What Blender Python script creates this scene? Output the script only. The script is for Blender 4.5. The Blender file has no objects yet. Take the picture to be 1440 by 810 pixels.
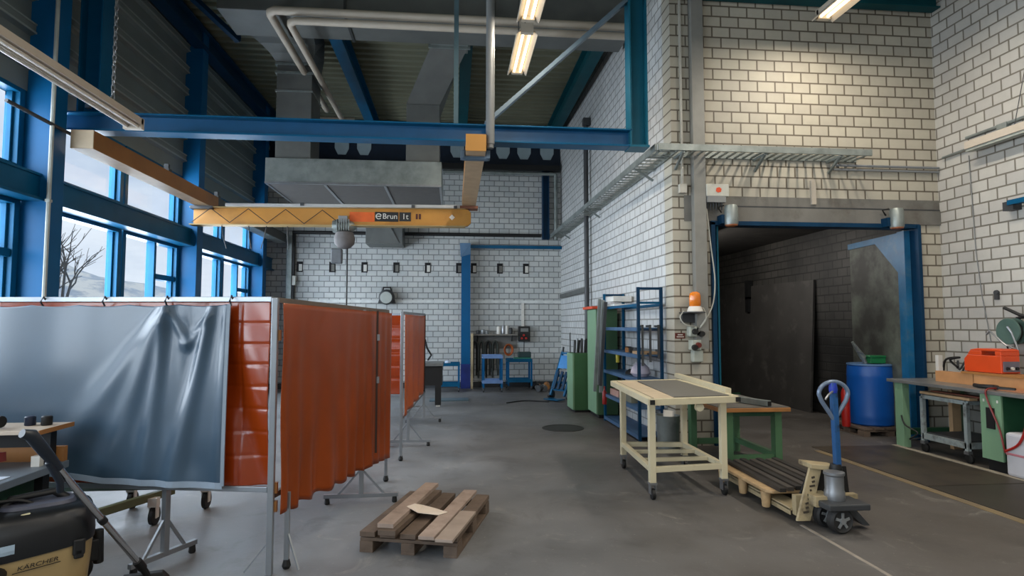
import bpy, bmesh, math, random
from mathutils import Vector, Matrix, Euler
random.seed(7)
C = bpy.context.scene.collection
PI = math.pi
R = math.radians

# ------------------------------------------------------------------ materials
def lin(c):
    return tuple((v/12.92 if v <= .04045 else ((v+.055)/1.055)**2.4) for v in c)
MATS = {}
def mat(name, col, rough=.5, metal=0., var=.15, scale=6., bump=0., bscale=40., spots=None, emit=None, estr=0., transl=0., coat=0., alpha=None):
    """a noise varied surface; col is sRGB"""
    if name in MATS: return MATS[name]
    m = bpy.data.materials.new(name); m.use_nodes = True
    nt = m.node_tree; N = nt.nodes; L = nt.links
    b = N['Principled BSDF']
    tc = N.new('ShaderNodeTexCoord')
    nz = N.new('ShaderNodeTexNoise'); nz.inputs['Scale'].default_value = scale; nz.inputs['Detail'].default_value = 5
    L.new(tc.outputs['Object'], nz.inputs['Vector'])
    cr = N.new('ShaderNodeValToRGB')
    l = lin(col)
    cr.color_ramp.elements[0].position = .3; cr.color_ramp.elements[1].position = .7
    cr.color_ramp.elements[0].color = tuple(max(0, v*(1-var)) for v in l)+(1,)
    cr.color_ramp.elements[1].color = tuple(min(1, v*(1+var)) for v in l)+(1,)
    L.new(nz.outputs['Fac'], cr.inputs['Fac'])
    out = cr.outputs['Color']
    if spots:
        scol, sscale, lo, hi = spots
        n2 = N.new('ShaderNodeTexNoise'); n2.inputs['Scale'].default_value = sscale; n2.inputs['Detail'].default_value = 8; n2.inputs['Roughness'].default_value = .65
        L.new(tc.outputs['Object'], n2.inputs['Vector'])
        mr = N.new('ShaderNodeMapRange'); mr.inputs['From Min'].default_value = lo; mr.inputs['From Max'].default_value = hi
        L.new(n2.outputs['Fac'], mr.inputs['Value'])
        mx = N.new('ShaderNodeMix'); mx.data_type = 'RGBA'
        L.new(mr.outputs['Result'], mx.inputs['Factor']); L.new(out, mx.inputs['A'])
        mx.inputs['B'].default_value = lin(scol)+(1,)
        out = mx.outputs['Result']
    L.new(out, b.inputs['Base Color'])
    b.inputs['Roughness'].default_value = rough; b.inputs['Metallic'].default_value = metal
    if coat: b.inputs['Coat Weight'].default_value = coat; b.inputs['Coat Roughness'].default_value = .15
    if emit:
        b.inputs['Emission Color'].default_value = lin(emit)+(1,); b.inputs['Emission Strength'].default_value = estr
    if bump:
        n3 = N.new('ShaderNodeTexNoise'); n3.inputs['Scale'].default_value = bscale; n3.inputs['Detail'].default_value = 4
        L.new(tc.outputs['Object'], n3.inputs['Vector'])
        bp = N.new('ShaderNodeBump'); bp.inputs['Strength'].default_value = bump; bp.inputs['Distance'].default_value = .01
        L.new(n3.outputs['Fac'], bp.inputs['Height']); L.new(bp.outputs['Normal'], b.inputs['Normal'])
    if transl:
        o = N['Material Output']; t = N.new('ShaderNodeBsdfTranslucent'); L.new(out, t.inputs['Color'])
        ms = N.new('ShaderNodeMixShader'); ms.inputs['Fac'].default_value = transl
        L.new(b.outputs['BSDF'], ms.inputs[1]); L.new(t.outputs['BSDF'], ms.inputs[2]); L.new(ms.outputs['Shader'], o.inputs['Surface'])
    MATS[name] = m
    return m

def brick(name, axis, c1, c2, mortar, w, h, ox=0., oz=0., dirt=None, ms=.012):
    """painted sand-lime block wall; axis 'x' = wall running along x, 'y' = along y"""
    m = bpy.data.materials.new(name); m.use_nodes = True
    nt = m.node_tree; N = nt.nodes; L = nt.links; b = N['Principled BSDF']
    tc = N.new('ShaderNodeTexCoord'); sp = N.new('ShaderNodeSeparateXYZ'); cb = N.new('ShaderNodeCombineXYZ')
    L.new(tc.outputs['Object'], sp.inputs[0])
    a1 = N.new('ShaderNodeMath'); a1.operation = 'ADD'; a1.inputs[1].default_value = ox
    a2 = N.new('ShaderNodeMath'); a2.operation = 'ADD'; a2.inputs[1].default_value = oz
    L.new(sp.outputs['X' if axis == 'x' else 'Y'], a1.inputs[0]); L.new(sp.outputs['Z'], a2.inputs[0])
    L.new(a1.outputs[0], cb.inputs[0]); L.new(a2.outputs[0], cb.inputs[1])
    br = N.new('ShaderNodeTexBrick'); br.inputs['Scale'].default_value = 1
    br.inputs['Brick Width'].default_value = w; br.inputs['Row Height'].default_value = h
    br.inputs['Mortar Size'].default_value = ms; br.inputs['Mortar Smooth'].default_value = .25; br.inputs['Bias'].default_value = -.2
    br.offset = .5
    br.inputs['Color1'].default_value = lin(c1)+(1,); br.inputs['Color2'].default_value = lin(c2)+(1,); br.inputs['Mortar'].default_value = lin(mortar)+(1,)
    L.new(cb.outputs[0], br.inputs['Vector'])
    nz = N.new('ShaderNodeTexNoise'); nz.inputs['Scale'].default_value = 1.3; nz.inputs['Detail'].default_value = 9; nz.inputs['Roughness'].default_value = .7
    L.new(tc.outputs['Object'], nz.inputs['Vector'])
    mr = N.new('ShaderNodeMapRange'); mr.inputs['From Min'].default_value = .3; mr.inputs['From Max'].default_value = .75
    mr.inputs['To Min'].default_value = 1.04; mr.inputs['To Max'].default_value = .8
    L.new(nz.outputs['Fac'], mr.inputs['Value'])
    mx = N.new('ShaderNodeMix'); mx.data_type = 'RGBA'; mx.blend_type = 'MULTIPLY'; mx.inputs['Factor'].default_value = 1
    L.new(br.outputs['Color'], mx.inputs['A']); L.new(mr.outputs['Result'], mx.inputs['B'])
    out = mx.outputs['Result']
    if dirt:
        dcol, dscale, lo, hi = dirt
        n2 = N.new('ShaderNodeTexNoise'); n2.inputs['Scale'].default_value = dscale; n2.inputs['Detail'].default_value = 6
        L.new(tc.outputs['Object'], n2.inputs['Vector'])
        m2 = N.new('ShaderNodeMapRange'); m2.inputs['From Min'].default_value = lo; m2.inputs['From Max'].default_value = hi
        L.new(n2.outputs['Fac'], m2.inputs['Value'])
        mm = N.new('ShaderNodeMix'); mm.data_type = 'RGBA'
        L.new(m2.outputs['Result'], mm.inputs['Factor']); L.new(out, mm.inputs['A']); mm.inputs['B'].default_value = lin(dcol)+(1,)
        out = mm.outputs['Result']
    L.new(out, b.inputs['Base Color']); b.inputs['Roughness'].default_value = .6
    bp = N.new('ShaderNodeBump'); bp.inputs['Strength'].default_value = .5; bp.inputs['Distance'].default_value = .008; bp.invert = True
    L.new(br.outputs['Fac'], bp.inputs['Height']); L.new(bp.outputs['Normal'], b.inputs['Normal'])
    MATS[name] = m
    return m

def glass(name, tint=(.96, .98, 1.)):
    m = bpy.data.materials.new(name); m.use_nodes = True
    nt = m.node_tree; N = nt.nodes; L = nt.links
    N.remove(N['Principled BSDF'])
    t = N.new('ShaderNodeBsdfTransparent'); t.inputs[0].default_value = tint+(1,)
    g = N.new('ShaderNodeBsdfGlossy'); g.inputs['Roughness'].default_value = .03
    lw = N.new('ShaderNodeLayerWeight'); lw.inputs['Blend'].default_value = .5
    pw = N.new('ShaderNodeMath'); pw.operation = 'POWER'; pw.inputs[1].default_value = 4.
    f = N.new('ShaderNodeMath'); f.operation = 'MULTIPLY_ADD'; f.inputs[1].default_value = .45; f.inputs[2].default_value = .03
    L.new(lw.outputs['Facing'], pw.inputs[0]); L.new(pw.outputs[0], f.inputs[0])
    ms = N.new('ShaderNodeMixShader')
    L.new(f.outputs[0], ms.inputs[0]); L.new(t.outputs[0], ms.inputs[1]); L.new(g.outputs[0], ms.inputs[2])
    L.new(ms.outputs[0], N['Material Output'].inputs['Surface'])
    MATS[name] = m
    return m

# ------------------------------------------------------------------ mesh builder
class MB:
    def __init__(s): s.v = []; s.f = []
    def add(s, vs, fs):
        o = len(s.v); s.v += [tuple(x) for x in vs]; s.f += [tuple(i+o for i in f) for f in fs]; return s
    def hexa(s, p):      # 8 points: bottom ring then top ring
        return s.add(p, [(3,2,1,0),(4,5,6,7),(0,1,5,4),(1,2,6,5),(2,3,7,6),(3,0,4,7)])
    def box(s, x0, x1, y0, y1, z0, z1):
        return s.hexa([(x0,y0,z0),(x1,y0,z0),(x1,y1,z0),(x0,y1,z0),(x0,y0,z1),(x1,y0,z1),(x1,y1,z1),(x0,y1,z1)])
    def cbox(s, c, d, rz=0., M=None):
        M = M or (Matrix.Translation(c) @ Matrix.Rotation(rz, 4, 'Z'))
        hx, hy, hz = d[0]/2, d[1]/2, d[2]/2
        pts = [(-hx,-hy,-hz),(hx,-hy,-hz),(hx,hy,-hz),(-hx,hy,-hz),(-hx,-hy,hz),(hx,-hy,hz),(hx,hy,hz),(-hx,hy,hz)]
        return s.hexa([M @ Vector(q) for q in pts])
    def bar(s, p0, p1, w, h, up=(0,0,1)):     # rectangular bar; w sideways, h along up
        p0, p1 = Vector(p0), Vector(p1); d = (p1-p0).normalized(); u = Vector(up)
        if abs(d.dot(u)) > .98: u = Vector((0,1,0))
        sd = d.cross(u).normalized(); u = sd.cross(d).normalized()
        a, b = sd*(w/2), u*(h/2)
        return s.hexa([p0-a-b, p0+a-b, p1+a-b, p1-a-b, p0-a+b, p0+a+b, p1+a+b, p1-a+b])
    def tube(s, pts, r, n=8, caps=True, rs=None):
        pts = [Vector(p) for p in pts]; rings = []; prev = None
        for i, p in enumerate(pts):
            d = ((pts[min(i+1, len(pts)-1)]-p).normalized() + (p-pts[max(i-1, 0)]).normalized())
            d = d.normalized() if d.length > 1e-6 else Vector((0,0,1))
            if prev is None:
                u = Vector((0,0,1)) if abs(d.z) < .9 else Vector((0,1,0))
                u = (u - d*u.dot(d)).normalized()
            else:
                u = (prev - d*prev.dot(d)).normalized()
            prev = u; w = d.cross(u); rr = rs[i] if rs else r
            rings.append([p+(u*math.cos(2*PI*k/n)+w*math.sin(2*PI*k/n))*rr for k in range(n)])
        o = []; fs = []
        for i, rg in enumerate(rings):
            o += rg
            if i:
                for k in range(n):
                    a = (i-1)*n; b = i*n
                    fs.append((a+k, a+(k+1) % n, b+(k+1) % n, b+k))
        if caps:
            fs.append(tuple(range(n-1, -1, -1))); fs.append(tuple(range((len(rings)-1)*n, len(rings)*n)))
        return s.add(o, fs)
    def cyl(s, p0, p1, r0, r1=None, n=20):
        return s.tube([p0, p1], r0, n, True, [r0, r0 if r1 is None else r1])
    def lathe(s, prof, c=(0,0,0), n=24, axis='z'):
        o = []; fs = []
        for r, h in prof:
            for k in range(n):
                a = 2*PI*k/n; x, y = r*math.cos(a), r*math.sin(a)
                q = {'z': (x,y,h), 'y': (x,h,y), 'x': (h,x,y)}[axis]
                o.append((q[0]+c[0], q[1]+c[1], q[2]+c[2]))
        m = len(prof)
        for i in range(m-1):
            for k in range(n):
                q = (i*n+k, i*n+(k+1) % n, (i+1)*n+(k+1) % n, (i+1)*n+k)
                fs.append(q if axis != 'y' else q[::-1])
        fs.append(tuple(range(n-1, -1, -1))); fs.append(tuple(range((m-1)*n, m*n)))
        return s.add(o, fs)
    def prism(s, poly, h0, h1, axis='z'):     # poly in the plane across axis
        def q(a, b, h): return {'z': (a,b,h), 'y': (a,h,b), 'x': (h,a,b)}[axis]
        n = len(poly)
        o = [q(a,b,h0) for a,b in poly]+[q(a,b,h1) for a,b in poly]
        fs = [tuple(range(n-1,-1,-1)), tuple(range(n,2*n))]+[(k,(k+1)%n,n+(k+1)%n,n+k) for k in range(n)]
        return s.add(o, fs)
    def grid(s, fn, nu, nv):
        o = [fn(i/nu, j/nv) for j in range(nv+1) for i in range(nu+1)]
        fs = [(j*(nu+1)+i, j*(nu+1)+i+1, (j+1)*(nu+1)+i+1, (j+1)*(nu+1)+i) for j in range(nv) for i in range(nu)]
        return s.add(o, fs)
    def ibeam(s, p0, p1, h, w, t=.018, up=(0,0,1)):   # I section centred on the line
        p0, p1 = Vector(p0), Vector(p1); u = Vector(up); e = u*(h/2-t/2)
        s.bar(p0+e, p1+e, w, t, up); s.bar(p0-e, p1-e, w, t, up); s.bar(p0, p1, t*.7, h-2*t, up); return s

def build(mb, name, m, parent=None, world=False, bevel=0., smooth=None, solid=0.):
    me = bpy.data.meshes.new(name); v = mb.v
    if world and parent is not None:
        M = parent.matrix_basis.copy()
        if parent.parent: M = parent.parent.matrix_basis @ M
        Mi = M.inverted(); v = [tuple(Mi @ Vector(q)) for q in v]
    me.from_pydata(v, [], mb.f); me.update()
    bm = bmesh.new(); bm.from_mesh(me); bmesh.ops.recalc_face_normals(bm, faces=bm.faces); bm.to_mesh(me); bm.free()
    if m: me.materials.append(m)
    o = bpy.data.objects.new(name, me); C.objects.link(o)
    if parent is not None: o.parent = parent
    if smooth:
        me.shade_smooth(); me.set_sharp_from_angle(angle=smooth)
    if solid:
        md = o.modifiers.new('thick', 'SOLIDIFY'); md.thickness = solid; md.offset = 0
    if bevel:
        md = o.modifiers.new('edge', 'BEVEL'); md.width = bevel; md.segments = 2; md.limit_method = 'ANGLE'; md.angle_limit = R(40)
    return o
SM = R(38)
def tag(o, label, cat, group=None, kind=None):
    o['label'] = label; o['category'] = cat
    if group: o['group'] = group
    if kind: o['kind'] = kind
    return o
def thing(name, label, cat, loc=(0,0,0), rz=0., group=None):
    o = bpy.data.objects.new(name, None); o.empty_display_size = .1; C.objects.link(o)
    o.location = loc; o.rotation_euler = (0,0,rz)
    o.matrix_basis = Matrix.Translation(loc) @ Matrix.Rotation(rz, 4, 'Z')
    return tag(o, label, cat, group, 'thing')
def struct(mb, name, m, parent=None, **k):
    o = build(mb, name, m, parent, **k)
    o['kind'] = 'structure'
    return o
def kids(o): return [c for c in C.objects if c.parent == o]
def dup(root, loc, rz=None, label=None):
    r = root.copy(); C.objects.link(r); r.location = loc
    if rz is not None: r.rotation_euler = (0,0,rz)
    if label: r['label'] = label
    for ch in kids(root):
        c = ch.copy(); C.objects.link(c); c.parent = r
        for g in kids(ch):
            d = g.copy(); C.objects.link(d); d.parent = c
    return r
def single(mb, name, m, label, cat, group=None, **k):
    o = build(mb, name, m, None, **k)
    return tag(o, label, cat, group, 'thing')
def text(s, size, name, m, parent, loc, rot, ext=.001, shear=0.):
    cu = bpy.data.curves.new(name, 'FONT'); cu.body = s; cu.size = size; cu.extrude = ext; cu.align_x = 'CENTER'; cu.align_y = 'CENTER'; cu.shear = shear
    t = bpy.data.objects.new(name, cu); C.objects.link(t)
    dg = bpy.context.evaluated_depsgraph_get(); dg.update()
    me = bpy.data.meshes.new_from_object(t.evaluated_get(dg)); bpy.data.objects.remove(t)
    me.materials.clear(); me.materials.append(m)
    o = bpy.data.objects.new(name, me); C.objects.link(o); o.parent = parent
    M = parent.matrix_basis.copy()
    if parent.parent: M = parent.parent.matrix_basis @ M
    W = Matrix.Translation(loc) @ Matrix(rot.to_matrix().to_4x4() if hasattr(rot, 'to_matrix') else Euler(rot).to_matrix().to_4x4())
    o.matrix_basis = M.inverted() @ W      # loc, rot are in the world
    return o

# ------------------------------------------------------------------ palette
blue = mat('blue_paint', (.03,.31,.45), .38, .1, .12, 3)
blue_dk = mat('blue_paint_dark', (.05,.20,.31), .45, .1, .15, 3)
blue_col = mat('blue_column_paint', (.03,.32,.50), .4, .05, .1, 2)
teal = mat('teal_paint', (.05,.27,.30), .45, .1, .15, 3)
teal_lt = mat('teal_blue_paint', (.09,.34,.42), .4, .1, .12, 3)
yellow = mat('crane_yellow', (.70,.49,.20), .45, .1, .12, 2, spots=((.55,.36,.13),1.5,.55,.8))
orange_steel = mat('crane_orange', (.58,.39,.18), .45, .1, .12, 2, spots=((.5,.3,.12),1.5,.5,.8))
cream_end = mat('cream_paint', (.72,.64,.52), .5, 0, .1)
galv = mat('galvanised_sheet', (.55,.58,.57), .42, .55, .14, 4, spots=((.42,.45,.44),2.5,.45,.7))
duct_m = mat('duct_sheet', (.40,.41,.40), .5, .4, .12, 3)
pipe_m = mat('cream_lagged_pipe', (.66,.62,.56), .55, 0, .08, 3)
steel = mat('bare_steel', (.58,.59,.60), .35, .8, .12, 8)
alu = mat('aluminium_tube', (.56,.58,.60), .35, .6, .08, 6)
grey = mat('grey_plastic', (.48,.49,.49), .5, 0, .1)
grey_dk = mat('dark_grey', (.20,.21,.22), .5, 0, .15)
black = mat('black_rubber', (.045,.047,.05), .55, 0, .2)
white = mat('white_plastic', (.80,.79,.76), .45, 0, .05)
lampwhite = mat('lamp_housing_cream', (.70,.66,.60), .5, 0, .05)
green_lt = mat('green_paint', (.45,.58,.46), .5, 0, .08, 3)
green = mat('mid_green_paint', (.27,.41,.28), .5, 0, .1, 3)
green_dk = mat('dark_green_paint', (.12,.29,.19), .55, 0, .15, 3)
wood = mat('pale_wood', (.68,.56,.42), .65, 0, .18, 5, bump=.15)
wood_or = mat('varnished_wood', (.62,.42,.22), .5, 0, .15, 5)
wood_old = mat('grey_weathered_wood', (.38,.32,.27), .75, 0, .25, 8, bump=.3, spots=((.25,.2,.16),4,.5,.75))
wood_lt = mat('bleached_wood', (.62,.55,.50), .75, 0, .18, 7, bump=.3, spots=((.45,.38,.33),5,.55,.75))
cream = mat('cream_steel_paint', (.77,.73,.61), .5, 0, .06, 4, spots=((.62,.56,.42),5,.6,.8))
red = mat('red_plastic', (.62,.10,.07), .4, 0, .1)
orange_pl = mat('orange_plastic', (.82,.29,.12), .35, 0, .06)
chrome = mat('chrome', (.75,.75,.76), .15, .95, .05)
pvc_or = mat('orange_welding_pvc', (.57,.25,.045), .40, 0, .16, 2.0, transl=.22, coat=.15)
pvc_rd = mat('red_orange_welding_pvc', (.62,.235,.045), .25, 0, .08, 2.5, transl=.25, coat=.6)
tarp = mat('slate_blue_vinyl', (.19,.27,.335), .36, 0, .10, 3, coat=.3)
hem = mat('grey_hem', (.50,.55,.60), .5, 0, .08)
concrete = mat('concrete', (.43,.425,.405), .85, 0, .18, 2.2, bump=.25, spots=((.33,.31,.28),1.7,.5,.72))
paper = mat('paper', (.85,.80,.74), .8, 0, .04)
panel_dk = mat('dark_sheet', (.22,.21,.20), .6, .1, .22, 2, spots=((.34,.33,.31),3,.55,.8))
for m_ in (blue, blue_dk, blue_col, teal, teal_lt): m_.node_tree.nodes['Principled BSDF'].inputs['Specular IOR Level'].default_value = .18
# floor: concrete with pale wear and dark stains
def floor_mat():
    m = bpy.data.materials.new('worn_concrete_floor'); m.use_nodes = True
    nt = m.node_tree; N = nt.nodes; L = nt.links; b = N['Principled BSDF']
    tc = N.new('ShaderNodeTexCoord')
    def noise(sc, det=6, ro=.6, dist=0.):
        n = N.new('ShaderNodeTexNoise'); n.inputs['Scale'].default_value = sc; n.inputs['Detail'].default_value = det
        n.inputs['Roughness'].default_value = ro; n.inputs['Distortion'].default_value = dist
        L.new(tc.outputs['Object'], n.inputs['Vector']); return n
    def mapr(n, lo, hi, a=0., c=1.):
        r = N.new('ShaderNodeMapRange'); r.inputs['From Min'].default_value = lo; r.inputs['From Max'].default_value = hi
        r.inputs['To Min'].default_value = a; r.inputs['To Max'].default_value = c; L.new(n, r.inputs['Value']); return r.outputs['Result']
    def mix(f, a, bcol):
        x = N.new('ShaderNodeMix'); x.data_type = 'RGBA'; L.new(f, x.inputs['Factor'])
        L.new(a, x.inputs['A']); x.inputs['B'].default_value = lin(bcol)+(1,); return x.outputs['Result']
    base = N.new('ShaderNodeValToRGB'); n1 = noise(.55, 8, .62)
    base.color_ramp.elements[0].position = .32; base.color_ramp.elements[1].position = .68
    base.color_ramp.elements[0].color = lin((.34,.346,.352))+(1,); base.color_ramp.elements[1].color = lin((.485,.492,.50))+(1,)
    L.new(n1.outputs['Fac'], base.inputs['Fac'])
    # browner and darker toward the gate side: window and lamp light painted in
    sx = N.new('ShaderNodeSeparateXYZ'); L.new(tc.outputs['Object'], sx.inputs[0])
    nb = noise(.8, 4)
    ad = N.new('ShaderNodeMath'); ad.operation = 'MULTIPLY_ADD'; ad.inputs[1].default_value = 2.5; L.new(nb.outputs['Fac'], ad.inputs[0]); L.new(sx.outputs['X'], ad.inputs[2])
    c = mix(mapr(ad.outputs[0], .9, 4.3, 0, .78), base.outputs['Color'], (.27,.24,.205))
    c = mix(mapr(noise(1.6, 9, .7, .6).outputs['Fac'], .52, .74, 0, .6), c, (.22,.21,.20))
    c = mix(mapr(noise(2.2, 10, .75, 1.4).outputs['Fac'], .57, .78, 0, .7), c, (.58,.565,.535))
    c = mix(mapr(noise(38, 3, .5).outputs['Fac'], .66, .80, 0, .45), c, (.66,.64,.60))
    L.new(c, b.inputs['Base Color'])
    rg = mapr(noise(1.1, 6).outputs['Fac'], .3, .7, .38, .68); L.new(rg, b.inputs['Roughness'])
    bp = N.new('ShaderNodeBump'); bp.inputs['Strength'].default_value = .12; bp.inputs['Distance'].default_value = .01
    L.new(noise(14, 6).outputs['Fac'], bp.inputs['Height']); L.new(bp.outputs['Normal'], b.inputs['Normal'])
    return m
floor_m = floor_mat()
bk_front = brick('block_wall_gate', 'x', (.70,.68,.62), (.65,.63,.58), (.38,.35,.30), .26, .152, .05, -.03)
bk_right = brick('block_wall_side', 'y', (.72,.71,.68), (.67,.66,.64), (.44,.42,.38), .26, .152, .1, -.03)
bk_corr = brick('block_wall_corridor', 'y', (.76,.765,.76), (.71,.72,.72), (.52,.52,.505), .26, .152, .02, -.03)
bk_back = brick('block_wall_back', 'x', (.76,.77,.76), (.70,.72,.72), (.50,.51,.51), .265, .143, .0, -.02)
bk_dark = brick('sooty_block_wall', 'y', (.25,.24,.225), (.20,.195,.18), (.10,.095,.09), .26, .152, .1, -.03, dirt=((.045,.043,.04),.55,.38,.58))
glass_m = glass('window_glass')
clad = mat('cladding_sheet', (.42,.46,.46), .5, .2, .10, 1.5)
deck_m = mat('roof_deck', (.46,.46,.38), .55, .25, .12, 1.2)
dark_band = mat('dark_blue_sheet', (.07,.13,.20), .5, .1, .2)
tube_m = mat('lit_tube', (1,.95,.85), .4, emit=(1.,.90,.74), estr=5)
orange_gl = mat('amber_lens', (.85,.47,.10), .2, 0, .1, coat=.5)
drum_m = mat('blue_drum_plastic', (.04,.30,.60), .38, 0, .06, 3)
vac_tan = mat('tan_plastic', (.63,.54,.37), .42, 0, .06)
vac_blk = mat('vacuum_black', (.06,.068,.08), .38, 0, .12)

# ================================================================== THE SETTING
struct(MB().box(-5.2,7.2,-5,17,-.2,0), 'floor', floor_m)
struct(MB().box(-5.0,3.05,15.7,15.9,0,5.78), 'wall_back', bk_back)
struct(MB().prism([(2.975,8.15),(2.845,15.7),(3.2,15.7),(3.25,8.15)], 0, 7.05), 'wall_corridor', bk_corr)
w = MB().box(2.975,3.5,7.85,8.15,0,3.03).box(6.58,6.92,7.85,8.15,0,3.03).box(2.975,6.92,7.85,8.15,3.03,7.05)
struct(w, 'wall_gate', bk_front)
struct(MB().box(6.92,7.1,-5,8.15,0,7.05), 'wall_right', bk_right)
struct(MB().box(-5.2,7.1,-5.2,-5,0,7.05), 'wall_rear', bk_front)
# window wall: sill, cladding above with horizontal ribs
struct(MB().box(-5.05,-4.75,-5,15.7,0,1.0), 'wall_left', concrete)
prof = [(-4.95,4.25)]
z = 4.25
while z < 6.9:
    prof += [(-4.80,z),(-4.80,z+.24),(-4.74,z+.265),(-4.74,z+.375),(-4.80,z+.40)]
    z += .40
prof += [(-4.80,7.05),(-4.95,7.05)]
cl = MB(); cl.prism([(y_, z_) for y_, z_ in prof], -5, 15.7, 'y')
struct(cl, 'wall_left_cladding', clad)
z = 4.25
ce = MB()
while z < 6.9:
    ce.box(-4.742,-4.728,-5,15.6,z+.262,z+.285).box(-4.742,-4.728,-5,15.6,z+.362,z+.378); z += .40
struct(ce, 'trim_40', mat('cladding_lit_edge', (.54,.58,.57), .45, .2, .1))  # paler strips paint in the light caught by the rib ledges
# roof deck of the hall: trapezoid ribs across it
pr = []; y = -5.
while y < 15.9:
    pr += [(y,7.0),(y+.10,7.0),(y+.13,7.07),(y+.22,7.07)]; y += .25
pr += [(15.9,7.0),(15.9,7.15),(-5,7.15)]
struct(MB().prism(pr, -5.0, 3.05, 'x'), 'ceiling', deck_m)
struct(MB().box(3.05,7.1,-5,8.15,6.32,6.42).box(2.97,3.05,-5,7.8,6.32,7.05), 'ceiling_gate_bay', mat('ceiling_board', (.50,.49,.46), .8, 0, .08))
# passage behind the gate
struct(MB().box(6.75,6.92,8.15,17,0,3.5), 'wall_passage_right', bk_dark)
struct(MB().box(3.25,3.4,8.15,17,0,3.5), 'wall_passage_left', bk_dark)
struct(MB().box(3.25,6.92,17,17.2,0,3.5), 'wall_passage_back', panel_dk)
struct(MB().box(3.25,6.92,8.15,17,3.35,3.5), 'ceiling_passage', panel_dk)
# concrete lintel over the gate
l = MB().box(3.14,6.918,7.835,7.85,3.04,3.395).box(3.72,6.918,7.82,7.835,3.04,3.24)
struct(l, 'trim_1', concrete)
struct(MB().box(3.72,6.918,7.828,7.8345,3.24,3.262), 'trim_41', grey_dk)
# dark gable band above the back wall, with pale translucent panels
struct(MB().box(-4.95,3.0,15.72,15.9,5.78,7.0), 'trim_2', dark_band)
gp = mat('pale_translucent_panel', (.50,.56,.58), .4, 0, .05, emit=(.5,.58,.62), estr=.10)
for i, xc in enumerate((-2.93,-2.36,.07,1.29,1.86,2.48)):
    pl = [(xc-.18,6.75),(xc-.18,6.22),(xc-.10,6.06),(xc+.10,6.06),(xc+.18,6.22),(xc+.18,6.75)]
    struct(MB().prism(pl, 15.69, 15.72, 'y'), 'trim_%d' % (3+i), gp)
# skirting strip (dark) at the foot of the back wall
struct(MB().box(-4.75,2.84,15.66,15.7,0,.14), 'baseboard_back', grey_dk)
# window wall posts, rail
cols = (-8.07+7.7, 3.43, 7.2, 11.07, 14.73)
k = 9
for yc in cols:
    p = MB().box(-4.53,-4.51,yc-.12,yc+.12,0,6.95).box(-4.97,-4.95,yc-.12,yc+.12,0,6.95).box(-4.95,-4.53,yc-.11,yc-.095,0,6.95)
    p.box(-4.95,-4.53,yc+.095,yc+.11,0,6.95)
    struct(p, 'trim_%d' % k, blue_col, bevel=.004); k += 1
struct(MB().box(-4.76,-4.62,-5,15.7,3.02,3.30).box(-4.82,-4.56,-5,15.7,3.0,3.03).box(-4.82,-4.60,-5,15.7,3.28,3.31), 'trim_%d' % k, blue, bevel=.004); k += 1
# eaves beam along the top of the cladding
struct(MB().ibeam((-4.55,-5,6.75),(-4.55,15.6,6.75),.34,.22,.03), 'trim_%d' % k, blue_dk); k += 1
# blue corner post at the end of the window wall
struct(MB().box(-4.95,-4.76,15.42,15.7,0,6.9), 'trim_%d' % k, blue_col); k += 1
# windows : four bays, two lights each, upper and lower
wn = 1
edges = [-4.9]+list(cols)+[15.55]
for b in range(len(edges)-1):
    y0, y1 = edges[b]+.13, edges[b+1]-.13
    if y1-y0 < .5: units = [(y0,y1)]
    else: units = [(y0,(y0+y1)/2-.02),((y0+y1)/2+.02,y1)]
    for ui, (a, c) in enumerate(units):
        for z0, z1, low in ((1.0,3.0,True),(3.31,4.25,False)):
            f = MB(); fw = .085
            f.box(-4.96,-4.80,a,a+fw,z0,z1).box(-4.96,-4.80,c-fw,c,z0,z1).box(-4.96,-4.80,a+fw,c-fw,z0,z0+fw).box(-4.96,-4.80,a+fw,c-fw,z1-.05,z1)
            # inner sash bead
            f.box(-4.92,-4.86,a+fw,a+fw+.035,z0+fw,z1-.05).box(-4.92,-4.86,c-fw-.035,c-fw,z0+fw,z1-.05)
            if low and ui == 1 and c-a > 1:
                m_ = a+(c-a)*.56
                f.box(-4.95,-4.82,m_-.035,m_+.035,z0,z1).box(-4.95,-4.82,m_,c-fw,2.36,2.45)
            fo = struct(f, 'window_%d' % wn, blue, bevel=.004)
            pn = build(MB().add([(-4.90,a+.05,z0+.05),(-4.90,c-.05,z0+.05),(-4.90,c-.05,z1-.03),(-4.90,a+.05,z1-.03)],[(0,1,2,3)]), 'pane', glass_m, fo)
            wn += 1
# roller blind, white, at the top of the near upper window
# gate: steel frame and the leaf swung into the passage
fr = MB().box(3.5,3.56,7.80,8.0,0,3.03).box(3.56,3.60,7.9,8.0,0,3.0).box(6.525,6.575,7.78,8.0,0,3.03).box(3.5,6.575,7.80,8.0,2.985,3.045)
door = struct(fr, 'door_1', blue_dk, bevel=.004)
struct(MB().box(3.60,3.625,7.86,7.98,0,2.98), 'door_frame_edge', teal_lt, door)
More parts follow.
